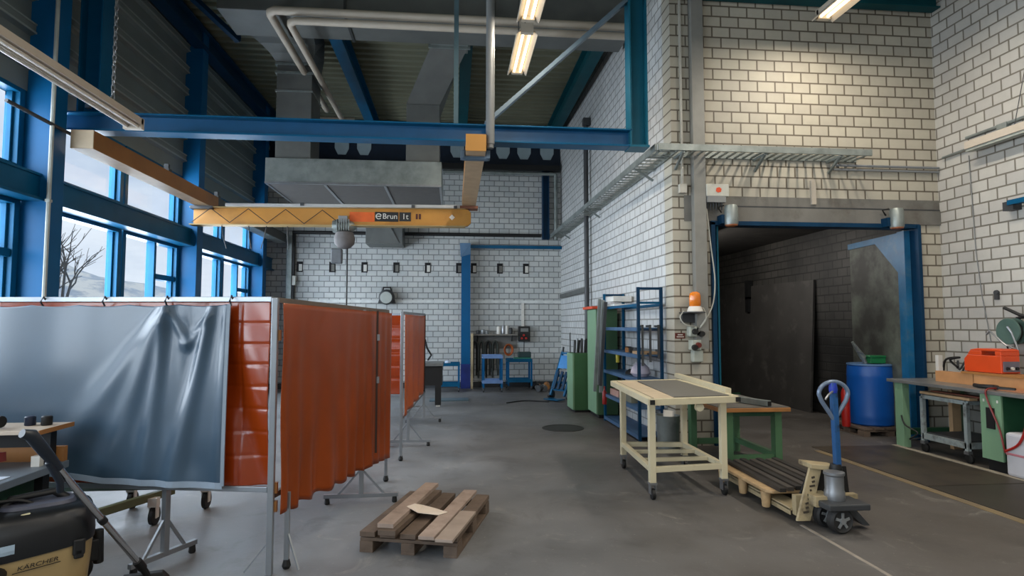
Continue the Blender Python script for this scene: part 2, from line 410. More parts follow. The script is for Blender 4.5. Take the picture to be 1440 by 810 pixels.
# leaf local: along +y from hinge
leaf_m = mat('mottled_gate_leaf', (.38,.40,.36), .5, .1, .28, 1.4, spots=((.19,.185,.17),1.1,.40,.62))
def lf(s, t):  # along leaf, thickness
    a = Vector((6.46,7.93)); d = Vector((.13,1.42)).normalized(); n = Vector((d.y,-d.x))
    q = a+d*s+n*t; return (q.x,q.y)
def lbox(mb, s0, s1, t0, t1, z0, z1):
    p = [lf(s0,t0),lf(s0,t1),lf(s1,t1),lf(s1,t0)]; return mb.prism(p, z0, z1)
lm = lbox(MB(), .02, 1.42, 0, .05, .05, 2.93)
leaf = struct(lm, 'door_leaf', leaf_m, door)
e = MB(); lbox(e, .0, .16, -.03, .055, .03, 2.97); lbox(e, .16, 1.44, -.02, .055, 2.87, 2.96)
q0, q1, q2 = lf(.14,-.028), lf(.72,-.028), lf(.14,-.028)
r0, r1 = lf(.14,-.005), lf(.72,-.005)
e.add([(q0[0],q0[1],2.90),(q1[0],q1[1],2.90),(q0[0],q0[1],2.36),(r0[0],r0[1],2.90),(r1[0],r1[1],2.90),(r0[0],r0[1],2.36)],
      [(0,1,2),(5,4,3),(0,3,4,1),(1,4,5,2),(2,5,3,0)])
struct(e, 'door_leaf_edge', mat('worn_blue_edge', (.08,.36,.52), .4, .1, .2, 5, spots=((.30,.42,.50),4,.52,.75)), leaf)
# floor details: pale line, dark sunk plates, curb strip
struct(MB().box(4.63,4.72,3.2,7.4,.0,.004), 'trim_%d' % (k), mat('worn_yellow_line', (.50,.43,.30), .7, 0, .35, 6, spots=((.36,.32,.27),3,.4,.65))); k += 1
plate_m = mat('oily_floor_plate', (.255,.225,.185), .5, .1, .25, 1.5, spots=((.16,.145,.125),2.5,.45,.7))
struct(MB().box(4.74,5.88,5.68,7.62,0,.005), 'trim_%d' % k, plate_m); k += 1
struct(MB().box(4.74,5.88,2.5,5.66,0,.005), 'trim_%d' % k, mat('oily_floor_plate_near', (.20,.18,.15), .5, .1, .25, 1.5)); k += 1
struct(MB().box(5.88,5.95,2.5,7.62,0,.012), 'trim_%d' % k, mat('pale_curb', (.55,.52,.46), .7, 0, .2)); k += 1
struct(MB().box(2.80,2.83,2.5,4.7,0,.003), 'trim_%d' % k, mat('chalk_line', (.55,.52,.48), .8, 0, .3)); k += 1
single(MB().lathe([(.0,.0),(.33,.0),(.33,.006),(.29,.006),(.29,.003),(0,.003)], (1.72,9.38,0), 32), 'drain_cover', mat('iron_cover', (.20,.20,.19), .6, .3, .2),
       'round dark iron drain cover set in the floor before the small green cabinet', 'drain cover')

# ---- roof steel
struct(MB().ibeam((-4.7,7.72,6.24),(6.9,7.72,6.24),.18,.16,.02), 'trim_%d' % k, teal); k += 1
for xb, m_ in ((-2.07,blue),(.2,teal),(2.57,teal)):
    struct(MB().ibeam((xb,10.2,6.76),(xb,15.68,6.76),.40,.22,.03), 'trim_%d' % k, m_); k += 1
single(MB().bar((-4.3,9.2,6.88),(-3.75,10.5,6.55),.09,.09).bar((-3.75,10.5,6.55),(-3.75,10.5,6.95),.07,.07), 'roof_brace', blue_dk, 'dark blue sloping brace under the roof deck, beside the ribbed cladding', 'roof brace')

single(MB().tube([(-4.50,7.055,0),(-4.50,7.055,6.9)], .022, 8).cbox((-4.50,7.055,3.0),(.05,.05,.03)), 'post_conduit', mat('pale_grey_pipe', (.62,.64,.62), .45, .2), 'thin pale grey conduit running up the nearest blue window post', 'conduit', smooth=SM)
# ================================================================== CRANE STEEL
so = thing('crane_support_girder', 'long blue girder carrying the two yellow crane rails', 'steel girder', (-1.1,7.6,3.95))
build(MB().bar((-4.68,7.6,3.962),(2.32,7.6,3.962),.22,.024).bar((-4.68,7.6,4.17),(2.32,7.6,4.17),.22,.02), 'flange', blue, so, True, .003)
build(MB().bar((-4.68,7.6,4.066),(2.32,7.6,4.066),.014,.19), 'web', mat('blue_web', (.02,.29,.45), .4, .1, .08), so, True)
h = thing('girder_hanger', 'teal blue steel post hanging from the roof at the masonry end of the girder', 'steel post', (2.41,7.6,3.95))
build(MB().ibeam((2.41,7.6,3.97),(2.41,7.6,6.15),.24,.22,.02,(1,0,0)), 'post', teal_lt, h, True, .003)
build(MB().cbox((2.41,7.6,3.955),(.26,.26,.03)), 'base_plate', teal_lt, h, True)
h = thing('girder_hanger', 'blue steel post hanging from the roof at the window end of the girder', 'steel post', (-4.42,7.6,3.95))
build(MB().ibeam((-4.42,7.66,4.18),(-4.42,7.66,6.95),.26,.24,.02,(1,0,0)), 'post', blue, h, True, .003)
for zz in (4.25,4.4): build(MB().cbox((-4.40,7.52,zz),(.05,.05,.05)), 'bolt', steel, h, True)
single(MB().bar((.40,7.60,4.22),(2.30,7.60,5.98),.05,.11,(0,1,0)), 'diagonal_brace', mat('grey_blue_paint', (.36,.43,.48), .45, .1, .1), 'grey blue steel diagonal brace rising from the girder to the hanging post', 'brace')
single(MB().tube([(.44,7.30,6.3),(.44,7.30,3.86)], .055, 14).cyl((.44,7.30,3.86),(.44,7.30,3.81),.045), 'standpipe', mat('grey_pipe', (.47,.48,.48), .45, .3, .08), 'grey round pipe hanging down in front of the blue girder', 'pipe', smooth=SM)
single(MB().bar((.014,7.6,4.18),(.014,7.6,6.16),.06,.02,(0,1,0)), 'hanger_bar', mat('flat_bar', (.28,.37,.40), .5, .2, .1), 'thin grey blue flat bar between the girder and the roof beam', 'hanger bar')
def runway(name, label, x0, x1, y0, y1, z0, z1, m):
    o = thing(name, label, 'crane rail', ((x0+x1)/2, y0, z0))
    build(MB().box(x0,x1,y0,y1,z0+.006,z1), 'profile', m, o, True)
    build(MB().box(x0,x1,y0,y1,z0,z0+.006), 'underside', mat('tan_underside', (.66,.56,.44), .5, .1, .1), o, True)
    build(MB().box(x0-.005,x1+.005,y0-.015,y0,z0,z1), 'end_cap', cream_end if x0 < -2 else yellow, o, True, .003)
    return o
rl = runway('crane_rail', 'orange brown crane rail with cream end cap running along the window wall', -4.42,-4.18,7.27,10.98,3.66,3.88, orange_steel)
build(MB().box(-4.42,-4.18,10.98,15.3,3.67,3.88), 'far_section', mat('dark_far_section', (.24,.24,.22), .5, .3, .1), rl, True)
build(MB().box(-4.43,-4.17,10.98,15.3,3.655,3.67), 'lower_flange', galv, rl, True)
rr = runway('crane_rail', 'yellow ochre crane rail ending beside the hanging grey pipe', .14,.38,7.2,11.0,3.74,3.95, orange_steel)
cl_ = MB().box(.10,.42,7.42,7.5,3.70,3.82)
cl_.cbox((.10,7.46,3.76),(.05,.12,.10)).cbox((.42,7.46,3.76),(.05,.12,.10))
build(cl_, 'clamp', mat('blue_grey_clamp', (.30,.38,.45), .4, .3, .1), rr, True, .003)
for y in (9.2,11.07,13.6):
    for o_, xx in ((rl,-4.3),):
        build(MB().box(xx-.06,xx+.10,y-.05,y+.05,3.88,3.93).box(xx+.02,xx+.08,y-.03,y+.03,3.93,4.0), 'bracket', grey_dk, o_, True)
# feed rod at the near end of the window side rail
single(MB().tube([(-4.44,7.36,3.83),(-4.6,6.5,3.93)], .022, 8), 'feed_rod', grey_dk, 'dark thin rod sticking out from the cream end cap of the crane rail', 'rod')
# travelling bridge
BY = 10.68
br = thing('crane_bridge', 'yellow travelling crane bridge with black maker plates and grey conductor rail', 'crane bridge', (-2.1,BY,3.33))
g = MB().prism([(-4.45,3.34),(.24,3.385),(.30,3.44),(.30,3.62),(.24,3.685),(-4.45,3.63)], BY-.05, BY+.05, 'y')
build(g, 'girder', yellow, br, True, .004)
build(MB().bar((-4.5,BY,3.335),(.2,BY,3.375),.20,.018).bar((-4.5,BY,3.632),(.2,BY,3.69),.20,.018), 'flange', mat('dulled_yellow', (.62,.52,.33), .5, .2, .1), br, True)
build(MB().bar((-3.9,BY-.12,3.672),(.10,BY-.12,3.715),.055,.055), 'conductor_rail', mat('pale_grey_rail', (.68,.68,.67), .4, .2, .05), br, True, .006)
for x in (-2.62,-.72,.02):
    build(MB().cbox((x,BY-.15,3.70),(.06,.03,.05)), 'rail_clip', grey_dk, br, True)
z3 = []
for i in range(9):
    x = -4.45+i*.31
    z3.append((x, BY-.115-(.02 if i % 2 else .0), 3.61 if i % 2 else 3.37))
build(MB().tube(z3, .008, 6), 'festoon_cable', black, br, True)
build(MB().box(-4.48,-4.12,BY-.12,BY+.12,3.60,3.655), 'end_carriage', grey_dk, br, True)
build(MB().box(.10,.42,BY-.12,BY+.12,3.69,3.738), 'end_carriage', mat('rust_brown', (.45,.28,.2), .6, .2, .2), br, True)
fy = BY-.053
pl = build(MB().box(-1.39,-.985,fy-.004,fy,3.44,3.61), 'maker_plate', black, br, True)
text('Brun', .135, 'lettering', white, pl, (-1.13,fy-.006-0,3.53), (PI/2,0,0))
# plate emblem : a ring and an e shape in front of the word
pl2 = MB(); pl2.tube([(-1.325+.045*math.cos(a*PI/9)*1., fy-.007, 3.53+.045*math.sin(a*PI/9)) for a in range(1,17)], .009, 6)
build(pl2.bar((-1.365,fy-.007,3.53),(-1.285,fy-.007,3.53),.006,.014), 'emblem', white, pl, True)
pl = build(MB().box(-.965,-.765,fy-.004,fy,3.45,3.61), 'load_plate', mat('load_plate_dark', (.12,.12,.11), .5), br, True)
text('1t', .14, 'lettering', white, pl, (-.865,fy-.006,3.53), (PI/2,0,0))
build(MB().box(-.68,-.645,fy-.004,fy,3.49,3.585).box(-.625,-.59,fy-.004,fy,3.49,3.585), 'number_mark', mat('dark_red_mark', (.28,.10,.07), .5), br, True)
build(MB().box(-1.83,-1.40,fy-.004,fy,3.43,3.60), 'warning_sticker', mat('orange_sticker', (.82,.36,.10), .5), br, True)
build(MB().prism([(-.09,3.535),(-.04,3.585),(.01,3.535),(-.04,3.485)], fy-.004, fy, 'y'), 'diamond_mark', paper, br, True)
# fix matrix of the lettering parents (they are children at the plates' local origin)
# hoist
ho = thing('chain_hoist', 'grey electric chain hoist with hanging chain bag under the crane bridge', 'hoist', (-1.93,BY,2.7))
build(MB().box(-2.02,-1.84,BY-.12,BY+.12,3.36,3.42).cbox((-1.93,BY-.12,3.46),(.16,.03,.12)), 'trolley', grey, ho, True, .01)
m_ = MB().lathe([(.05,-.20),(.11,-.19),(.125,-.10),(.125,.08),(.09,.16),(.05,.2)], (-1.93,BY,3.35), 18, 'x')
m_.lathe([(.04,3.30),(.06,3.26),(.04,3.2)], (-1.93,BY,0), 12)
for a in range(6):
    m_.cbox((-1.93-.1+.04*a,BY-.1,3.36),(.012,.09,.2))
build(m_, 'motor', galv, ho, True, 0, SM)
bg = MB().lathe([(.08,3.27),(.15,3.24),(.185,3.14),(.17,3.04),(.10,2.97),(.05,2.955)], (-1.92,BY,0), 18)
build(bg, 'chain_bag', mat('grey_canvas', (.40,.39,.39), .8, 0, .15, 9, bump=.3), ho, True, 0, SM)
build(MB().box(-2.14,-1.95,BY-.07,BY+.05,2.69,2.95), 'control_box', mat('slate_grey', (.36,.38,.40), .5), ho, True, .02)
build(MB().tube([(-1.87,BY,2.97),(-1.865,BY,1.5)], .014, 8).box(-1.90,-1.83,BY-.03,BY+.03,1.35,1.52), 'pendant_cable', black, ho, True)
# hanging white tie ends below the bridge
for i, (x, xo) in enumerate(((-4.0,.10),(-3.55,.06),(-3.25,-.08),(-2.9,.03))):
    pts = [(x,BY,3.34),(x+xo*.4,BY-.02,3.12),(x+xo,BY-.03,2.93)]
    single(MB().tube(pts, .008, 6), 'hanging_cable', grey_dk, 'thin cable loop end hanging under the crane bridge before the windows', 'cable', 'cable ends hanging under the crane bridge')

# ================================================================== VENTILATION
v = thing('ventilation_unit', 'large grey sheet metal extractor hood with two upright ducts under the roof', 'ventilation unit', (-1.82,11.9,4.17))
build(MB().box(-3.40,-.24,11.0,12.95,4.19,4.64), 'hood', galv, v, True, .01)
tr = MB()
for x in (-2.35,-1.27):
    tr.box(x-.025,x+.025,11.03,12.9,4.16,4.19)
tr.box(-3.40,-.24,10.98,11.03,4.165,4.2).box(-3.40,-3.36,11.0,12.95,4.165,4.19).box(-.28,-.24,11.0,12.95,4.165,4.19)
build(tr, 'edge_strip', steel, v, True)
build(MB().box(-3.36,-.28,11.03,12.9,4.175,4.19), 'filter_face', mat('filter_grey', (.33,.32,.31), .6, .2, .1), v, True)
dk = MB().box(-3.25,-2.62,11.05,11.75,4.64,6.4)
build(dk, 'upright_duct', duct_m, v, True, .01)
build(MB().box(-3.28,-2.59,11.02,11.78,6.22,6.26).box(-3.28,-2.59,11.02,11.78,6.38,6.42).box(-3.27,-2.60,11.03,11.77,5.88,5.91), 'duct_flange', galv, v, True)
el = MB()
sec = [((11.05,6.42),(11.75,6.42)),((10.85,6.52),(11.65,6.75)),((10.55,6.55),(11.3,6.95)),((10.0,6.50),(10.0,6.95))]
for i in range(3):
    (a0,a1),(b0,b1) = sec[i]; (c0,c1),(d0,d1) = sec[i+1]
    w0, w1 = .0+.08*i, .08+.08*i
    el.hexa([(-3.25-w0,a0,a1),(-2.62+w0,a0,a1),(-2.62+w0,b0,b1),(-3.25-w0,b0,b1),(-3.25-w1,c0,c1),(-2.62+w1,c0,c1),(-2.62+w1,d0,d1),(-3.25-w1,d0,d1)])
build(el, 'duct_elbow', duct_m, v, True)
build(MB().box(-3.6,2.86,9.15,10.0,6.40,6.95), 'main_duct', duct_m, v, True, .01)
for x in (-1.7,.6): build(MB().box(x-.02,x+.02,9.13,10.02,6.38,6.97), 'duct_seam', mat('seam_dark', (.20,.21,.21), .6, .3), v, True)
build(MB().box(-.90,-.28,11.05,11.7,4.64,5.74), 'upright_duct', duct_m, v, True, .01)
build(MB().hexa([(-.90,11.05,5.74),(-.28,11.05,5.74),(-.28,11.7,5.74),(-.90,11.7,5.74),(-.42,10.1,6.42),(.22,10.1,6.42),(.22,10.7,6.8),(-.42,10.7,6.8)]), 'sloping_duct', duct_m, v, True)
build(MB().box(-.42,.22,9.98,10.35,6.42,6.9).box(-.46,.26,10.08,10.12,6.38,6.92), 'duct_flange', galv, v, True)
p1 = MB().tube([(2.93,8.86,6.26),(-2.66,8.86,6.26),(-2.74,8.92,6.26),(-2.76,9.0,6.26),(-2.76,13.0,6.26)], .062, 12)
single(p1, 'heating_pipe', pipe_m, 'cream lagged roof pipe, upper and outer one of two, bending toward the back wall', 'pipe', 'cream pipes under the roof', smooth=SM)
p2 = MB().tube([(2.93,8.86,6.115),(-2.36,8.86,6.115),(-2.44,8.92,6.115),(-2.46,9.0,6.115),(-2.46,13.1,6.115)], .055, 12)
single(p2, 'heating_pipe', pipe_m, 'cream lagged roof pipe, lower and inner one of two, bending toward the back wall', 'pipe', 'cream pipes under the roof', smooth=SM)
single(MB().tube([(-3.2,13.2,6.12),(-2.2,13.2,6.12)], .06, 12), 'heating_pipe', pipe_m, 'short cream pipe crossing under the far end of the two roof pipes', 'pipe', smooth=SM)
single(MB().box(-4.4,-2.7,13.0,13.2,5.85,5.95).box(-4.4,-2.7,13.0,13.2,5.74,5.80), 'cable_trunking', mat('pale_teal_trunk', (.42,.52,.52), .5, .2, .1), 'pale grey double trunking hung across the dark corner under the roof', 'trunking')
# duct outlet on the back wall
bx = thing('duct_outlet', 'grey sheet metal air outlet box high on the back wall, under the crane bridge', 'air outlet', (-1.73,15.3,3.62))
build(MB().box(-2.18,-1.28,14.95,15.7,3.62,4.15), 'casing', duct_m, bx, True, .01)
build(MB().hexa([(-2.1,14.93,3.66),(-1.36,14.93,3.66),(-1.36,14.95,3.66),(-2.1,14.95,3.66),(-1.9,14.90,4.1),(-1.6,14.90,4.1),(-1.6,14.95,4.1),(-1.9,14.95,4.1)]), 'front_crease', duct_m, bx, True)

# ================================================================== LAMPS
def strip_light(label, x, y0, y1, z, on, name='strip_light', w=.2, hang=6.9, chain=False):
    o = thing(name, label, 'strip light', (x,(y0+y1)/2,z))
    bw = w*.42
    build(MB().box(x-bw,x+bw,y0,y1,z+.02,z+.10), 'housing', lampwhite, o, True, .008)
    rf = MB().hexa([(x-w*.75,y0,z-.04),(x-w*.75+.01,y0,z-.05),(x-w*.75+.01,y1,z-.05),(x-w*.75,y1,z-.04),(x-bw,y0,z+.03),(x-bw+.012,y0,z+.03),(x-bw+.012,y1,z+.03),(x-bw,y1,z+.03)])
    rf.hexa([(x+w*.75-.01,y0,z-.05),(x+w*.75,y0,z-.04),(x+w*.75,y1,z-.04),(x+w*.75-.01,y1,z-.05),(x+bw-.012,y0,z+.03),(x+bw,y0,z+.03),(x+bw,y1,z+.03),(x+bw-.012,y1,z+.03)])
    if on: build(rf, 'reflector', lampwhite, o, True)
    tm = tube_m if on else mat('unlit_tube', (.78,.76,.72), .3)
    for s in (-1,1):
        build(MB().tube([(x+s*bw*.55,y0+.05,z),(x+s*bw*.55,y1-.05,z)], .017, 8), 'tube', tm, o, True, 0, SM)
    for a_, b_ in ((y0-.012,y0+.05),(y1-.05,y1+.012)): build(MB().box(x-bw,x+bw,a_,b_,z-.03,z+.1), 'end_cap', lampwhite, o, True)
    if chain:
        c = MB(); zz = z+.10; i = 0
        while zz < hang:
            for ang in [0]:
                pts = [((x+.018*math.cos(t)) if i % 2 else x, (y1-.45) if i % 2 else (y1-.45+.018*math.cos(t)), zz+.028+.036*math.sin(t)) for t in [j*PI/4 for j in range(9)]]
                c.tube(pts, .006, 5, False)
            zz += .055; i += 1
        build(c, 'chain', steel, o, True)
    else:
        for yy in (y0+.25,y1-.25): build(MB().tube([(x,yy,z+.1),(x,yy,hang)], .006, 5), 'hanger_wire', grey_dk, o, True)
    if on:
        ld = bpy.data.lights.new('strip_glow', 'AREA'); ld.shape = 'RECTANGLE'; ld.size = .12; ld.size_y = (y1-y0)*.95
        ld.energy = on; ld.color = (1.,.89,.75)
        lo = bpy.data.objects.new('strip_glow', ld); C.objects.link(lo); lo.location = (x,(y0+y1)/2,z-.06)
    return o
strip_light('lit strip light hung above the girder, further of two in line', .96, 7.72, 9.05, 5.55, 42)
strip_light('lit strip light cut by the top edge, nearer of two in line above the girder', .93, 6.1, 7.42, 5.55, 42)
strip_light('lit strip light close to the masonry over the gate, throwing a warm pool on it', 4.82, 5.75, 7.22, 5.66, 75, hang=6.3)
strip_light('long unlit cream strip light hung on a chain near the windows', -3.66, 3.5, 7.12, 3.88, 0, w=.24, chain=True)
# unseen fill lights without fixtures, added toward the rear wall
def area(name, loc, rot, sx, sy, e, col):
    ld = bpy.data.lights.new(name, 'AREA'); ld.shape = 'RECTANGLE'; ld.size = sx; ld.size_y = sy; ld.energy = e; ld.color = col
    lo = bpy.data.objects.new(name, ld); C.objects.link(lo); lo.location = loc; lo.rotation_euler = rot; return lo
for x, y, p in ((4.82,3.9,75),(4.82,.9,75),(4.82,-2.1,75),(.93,3.4,60),(.93,.2,60),(-2.4,-.6,60)):
    area('row_fill', (x,y,5.55), (0,0,0), .15, 1.4, p*.85, (1.,.91,.80))

# ================================================================== BACK WALL FITTINGS
dark_hole = mat('pocket_dark', (.10,.10,.11), .9)
for px in range(9):
    x = -3.93+.812*px if px < 6 else (.55,1.24,1.93)[px-6]-.03
    o = thing('wall_pocket', 'small square opening with dark surround in the back wall, one of the even row', 'wall opening', (x,15.7,2.97), 0, 'row of square openings in the back wall')
    build(MB().box(x-.075,x+.075,15.685,15.70,2.97,3.24), 'recess', dark_hole, o, True)
    build(MB().box(x-.02,x+.06,15.675,15.685,3.0,3.17), 'filler_block', (galv, white, grey, concrete)[(px*2+1) % 4], o, True)
single(MB().tube([(-4.1,15.6,3.98),(2.3,15.6,3.98)], .045, 10), 'black_pipe', black, 'black horizontal pipe across the back wall behind the crane bridge', 'pipe', smooth=SM)
o = thing('rain_pipe', 'grey channel with black pipe standing beside the window corner on the back wall', 'pipe', (-4.06,15.55,0))
build(MB().box(-4.23,-4.10,15.55,15.68,0,3.9), 'channel', galv, o, True)
build(MB().box(-4.10,-4.04,15.58,15.68,0,3.95), 'black_pipe', black, o, True)
build(MB().box(-4.07,-3.99,15.52,15.6,2.62,2.86), 'white_socket', white, o, True, .006)
single(MB().box(-3.7,2.84,15.66,15.70,2.19,2.26), 'cable_conduit', mat('white_conduit', (.80,.81,.80), .5), 'white horizontal cable conduit along the back wall above the shelf', 'conduit')
single(MB().box(1.78,1.85,15.66,15.70,1.58,2.19), 'cable_conduit', white, 'white upright cable conduit dropping to the dark control box on the back wall', 'conduit')
o = thing('steel_post', 'bright blue steel column standing at the back wall under the crane rail', 'steel column', (.31,15.45,0))
build(MB().ibeam((.31,15.48,.0),(.31,15.48,3.44),.22,.23,.02,(0,1,0)), 'post', blue_col, o, True)
build(MB().hexa([(.17,15.34,3.36),(.43,15.36,3.44),(.43,15.6,3.44),(.19,15.6,3.44),(.15,15.3,3.72),(.42,15.3,3.72),(.42,15.6,3.72),(.15,15.6,3.72)]), 'head_plate', mat('blue_grey_head', (.33,.46,.58), .45, .1), o, True)
build(MB().box(.19,.43,15.36,15.6,.0,.62), 'foot_cladding', mat('deep_blue', (.07,.17,.48), .45), o, True)
single(MB().box(.43,2.84,15.52,15.6,3.62,3.70), 'steel_rail', blue, 'thin blue horizontal steel rail on the back wall between column and corner', 'rail')
o = single(MB().ibeam((2.42,15.6,3.88),(2.42,15.6,5.75),.18,.18,.02,(1,0,0)), 'steel_stub', blue_dk, 'short dark blue steel post high on the back wall near the masonry corner', 'steel post')
single(MB().tube([(-.30,15.5,5.62),(2.66,15.5,5.62),(2.68,15.5,5.60),(2.68,15.5,3.85)], .05, 10), 'grey_pipe', galv, 'grey pipe running high along the back wall then down at the corner', 'pipe', smooth=SM)
single(MB().box(-4.6,2.8,15.45,15.6,5.70,5.84), 'rain_gutter', black, 'black gutter channel at the top of the back wall masonry', 'gutter')
# portable flood lamp
o = thing('flood_lamp', 'black portable flood lamp with round glass hanging on the back wall', 'work lamp', (-1.71,15.55,2.17))
build(MB().lathe([(.12,-.14),(.19,-.10),(.20,.02),(.16,.06),(.14,.03)], (-1.71,15.53,2.33), 20, 'y').prism([(-1.93,2.17),(-1.49,2.17),(-1.56,2.42),(-1.86,2.42)], 15.53, 15.66, 'y'), 'housing', grey_dk, o, True, 0, SM)
build(MB().lathe([(.15,0),(.15,.012)], (-1.71,15.38,2.31), 20, 'y'), 'lens', mat('lamp_lens', (.62,.64,.62), .2, 0, .05), o, True, 0, SM)
build(MB().tube([(-1.83,15.58,2.40),(-1.80,15.58,2.58),(-1.62,15.58,2.58),(-1.59,15.58,2.40)], .025, 8), 'handle', black, o, True, 0, SM)
# wall shelf with cups
o = thing('wall_shelf', 'grey wooden shelf board fixed to the back wall over the hanging hoses', 'shelf', (1.07,15.6,1.34))
build(MB().box(.48,1.66,15.42,15.7,1.345,1.38), 'board', mat('shelf_board', (.45,.43,.40), .6), o, True)
build(MB().bar((.62,15.68,1.2),(.62,15.45,1.345),.03,.03).bar((1.52,15.68,1.2),(1.52,15.45,1.345),.03,.03), 'bracket', grey_dk, o, True)
build(MB().box(.48,1.66,15.68,15.695,1.0,1.33), 'back_board', mat('grey_backboard', (.42,.42,.41), .7), o, True)
for x, r, hh, m_, lb in ((.63,.05,.10,grey_dk,'dark low tin at the column end of the back wall shelf'),(.76,.06,.12,steel,'grey round tin second on the back wall shelf'),
                     (.86,.05,.10,grey,'pale short jar between the tins on the back wall shelf'),(1.17,.055,.20,white,'white tall canister in the middle of the back wall shelf'),
                     (1.29,.05,.23,steel,'shiny tallest canister on the back wall shelf'),(1.38,.05,.22,white,'white canister beside the tallest one on the back wall shelf'),(1.48,.05,.16,grey_dk,'dark canister at the control box end of the back wall shelf')):
    single(MB().lathe([(r*.95,0),(r,.01),(r,hh*.85),(r*.75,hh*.95),(r*.7,hh)], (x,15.53,1.38), 14), 'canister', m_, lb, 'canister', 'canisters on the back wall shelf', smooth=SM)
# hanging hoses
for i, x in enumerate((.56,.72,.90,1.08)):
    m_ = MB()
    for j in range(3):
        dx = .045+.012*j; zb = .25+.09*((i*2+j) % 4)
        m_.tube([(x-dx,15.6-.03*j,zb),(x-dx,15.6-.03*j,1.08),(x-dx*.6,15.6-.03*j,1.17),(x,15.6-.03*j,1.20),(x+dx*.6,15.6-.03*j,1.17),(x+dx,15.6-.03*j,1.08),(x+dx,15.6-.03*j,zb+.06)], .022, 7)
    single(m_, 'hanging_hose', mat('hose_%d' % (i % 2), ((.13,.14,.13),(.20,.22,.20))[i % 2], .55), 'looped dark hose hanging under the back wall shelf', 'hose', 'looped hoses under the back wall shelf', smooth=SM)
o = thing('wire_roll', 'orange brown roll of wire hanging on the back wall over the table cart', 'wire roll', (1.43,15.6,.97))
t_ = MB()
for j in range(4):
    t_.tube([(1.43+(.09+.008*j)*math.cos(a*PI/8),15.60-.02*j,.97+(.12+.008*j)*math.sin(a*PI/8)) for a in range(17)], .018, 7, False)
build(t_, 'coil', mat('copper_orange', (.62,.32,.15), .45, .2), o, True, 0, SM)
o = thing('control_box', 'black control box with red switches at the lower end of the white conduit', 'control box', (1.84,15.6,1.18))
build(MB().box(1.69,1.99,15.5,15.7,1.19,1.58), 'case', black, o, True, .01)
build(MB().box(1.74,1.94,15.485,15.5,1.44,1.53), 'display', mat('grey_display', (.45,.46,.45), .4), o, True)
for x, z in ((1.77,1.27),(1.88,1.27),(1.82,1.35)):
    build(MB().lathe([(.03,-.03),(.03,0)], (x,15.5,z), 10, 'y'), 'switch', red, o, True)
build(MB().tube([(1.84,15.6,1.19),(1.84,15.62,.7)], .012, 6), 'cable', black, o, True)
# carts at the back wall
def cart(name, label, x0, x1, y0, y1, zt, shelves, m, topm):
    o = thing(name, label, 'cart', ((x0+x1)/2,(y0+y1)/2,0))
    for x in (x0+.025,x1-.025):
        for y in (y0+.025,y1-.025):
            build(MB().bar((x,y,.10),(x,y,zt),.045,.045), 'leg', m, o, True)
            c = MB().lathe([(.045,-.018),(.05,-.01),(.05,.01),(.045,.018)], (x,y,.05), 12, 'x').box(x-.025,x+.025,y-.02,y+.02,.06,.11)
            build(c, 'caster', grey_dk, o, True)
    for z in shelves:
        build(MB().box(x0,x1,y0,y1,z-.03,z).box(x0,x1,y0,y0+.015,z,z+.05).box(x0,x1,y1-.015,y1,z,z+.05), 'shelf', topm, o, True)
    return o
cart('tool_trolley', 'tall narrow blue steel trolley in front of the hanging hoses', .70,1.19,14.45,14.95,.86,(.84,.24), blue_col, mat('pale_blue_shelf', (.38,.50,.68), .45, .1))
cart('table_cart', 'wide low blue table cart under the orange wire roll', 1.34,1.97,14.9,15.4,.73,(.72,.22), blue_col, blue)
o = thing('tool_case', 'green tool case lying on the wide blue table cart', 'tool case', (1.72,15.1,.77))
build(MB().box(1.52,1.95,14.98,15.2,.722,.80), 'body', mat('case_green', (.12,.42,.34), .5), o, True, .01)
build(MB().box(1.62,1.95,15.0,15.2,.80,.94), 'lid', mat('case_dark', (.10,.20,.20), .5), o, True, .02)
o = cart('tool_trolley', 'low blue trolley with a tray beside the blue column foot', -.36,.16,14.6,15.1,.66,(.65,.16), blue_col, blue)
single(MB().lathe([(.02,0),(.08,.03),(.07,.08),(.02,.10)], (-.14,14.8,.652), 9), 'cleaning_rag', mat('pale_blue_rag', (.72,.78,.86), .9), 'crumpled pale rag on the low blue trolley by the column', 'rag')
# dark bench with column leg
o = thing('dark_bench', 'black workbench with grey top at the far end of the further orange screen', 'workbench', (-.45,12.3,0))
build(MB().box(-.95,-.20,12.0,12.7,.80,.86), 'bench_top', mat('worn_grey_top', (.42,.43,.43), .5, .2), o, True, .006)
build(MB().box(-.95,-.22,12.05,12.65,.42,.80), 'box_body', black, o, True)
build(MB().box(-.36,-.24,12.05,12.2,.03,.42), 'leg', black, o, True)
build(MB().box(-.90,-.80,12.05,12.2,.0,.42), 'leg', black, o, True)
build(MB().box(-.34,-.26,12.06,12.14,0,.03), 'foot', white, o, True)
single(MB().tube([(-.58,12.4,1.32),(-.54,12.4,1.15),(-.45,12.4,1.0),(-.52,12.4,.90)], .02, 7), 'bent_hose', black, 'black bent hose rising from the dark bench end', 'hose')
single(MB().box(.44,.50,15.3,15.36,0,1.40), 'wooden_post', mat('pale_post', (.66,.60,.48), .6), 'pale slim wooden post leaning upright beside the blue column', 'wooden post')
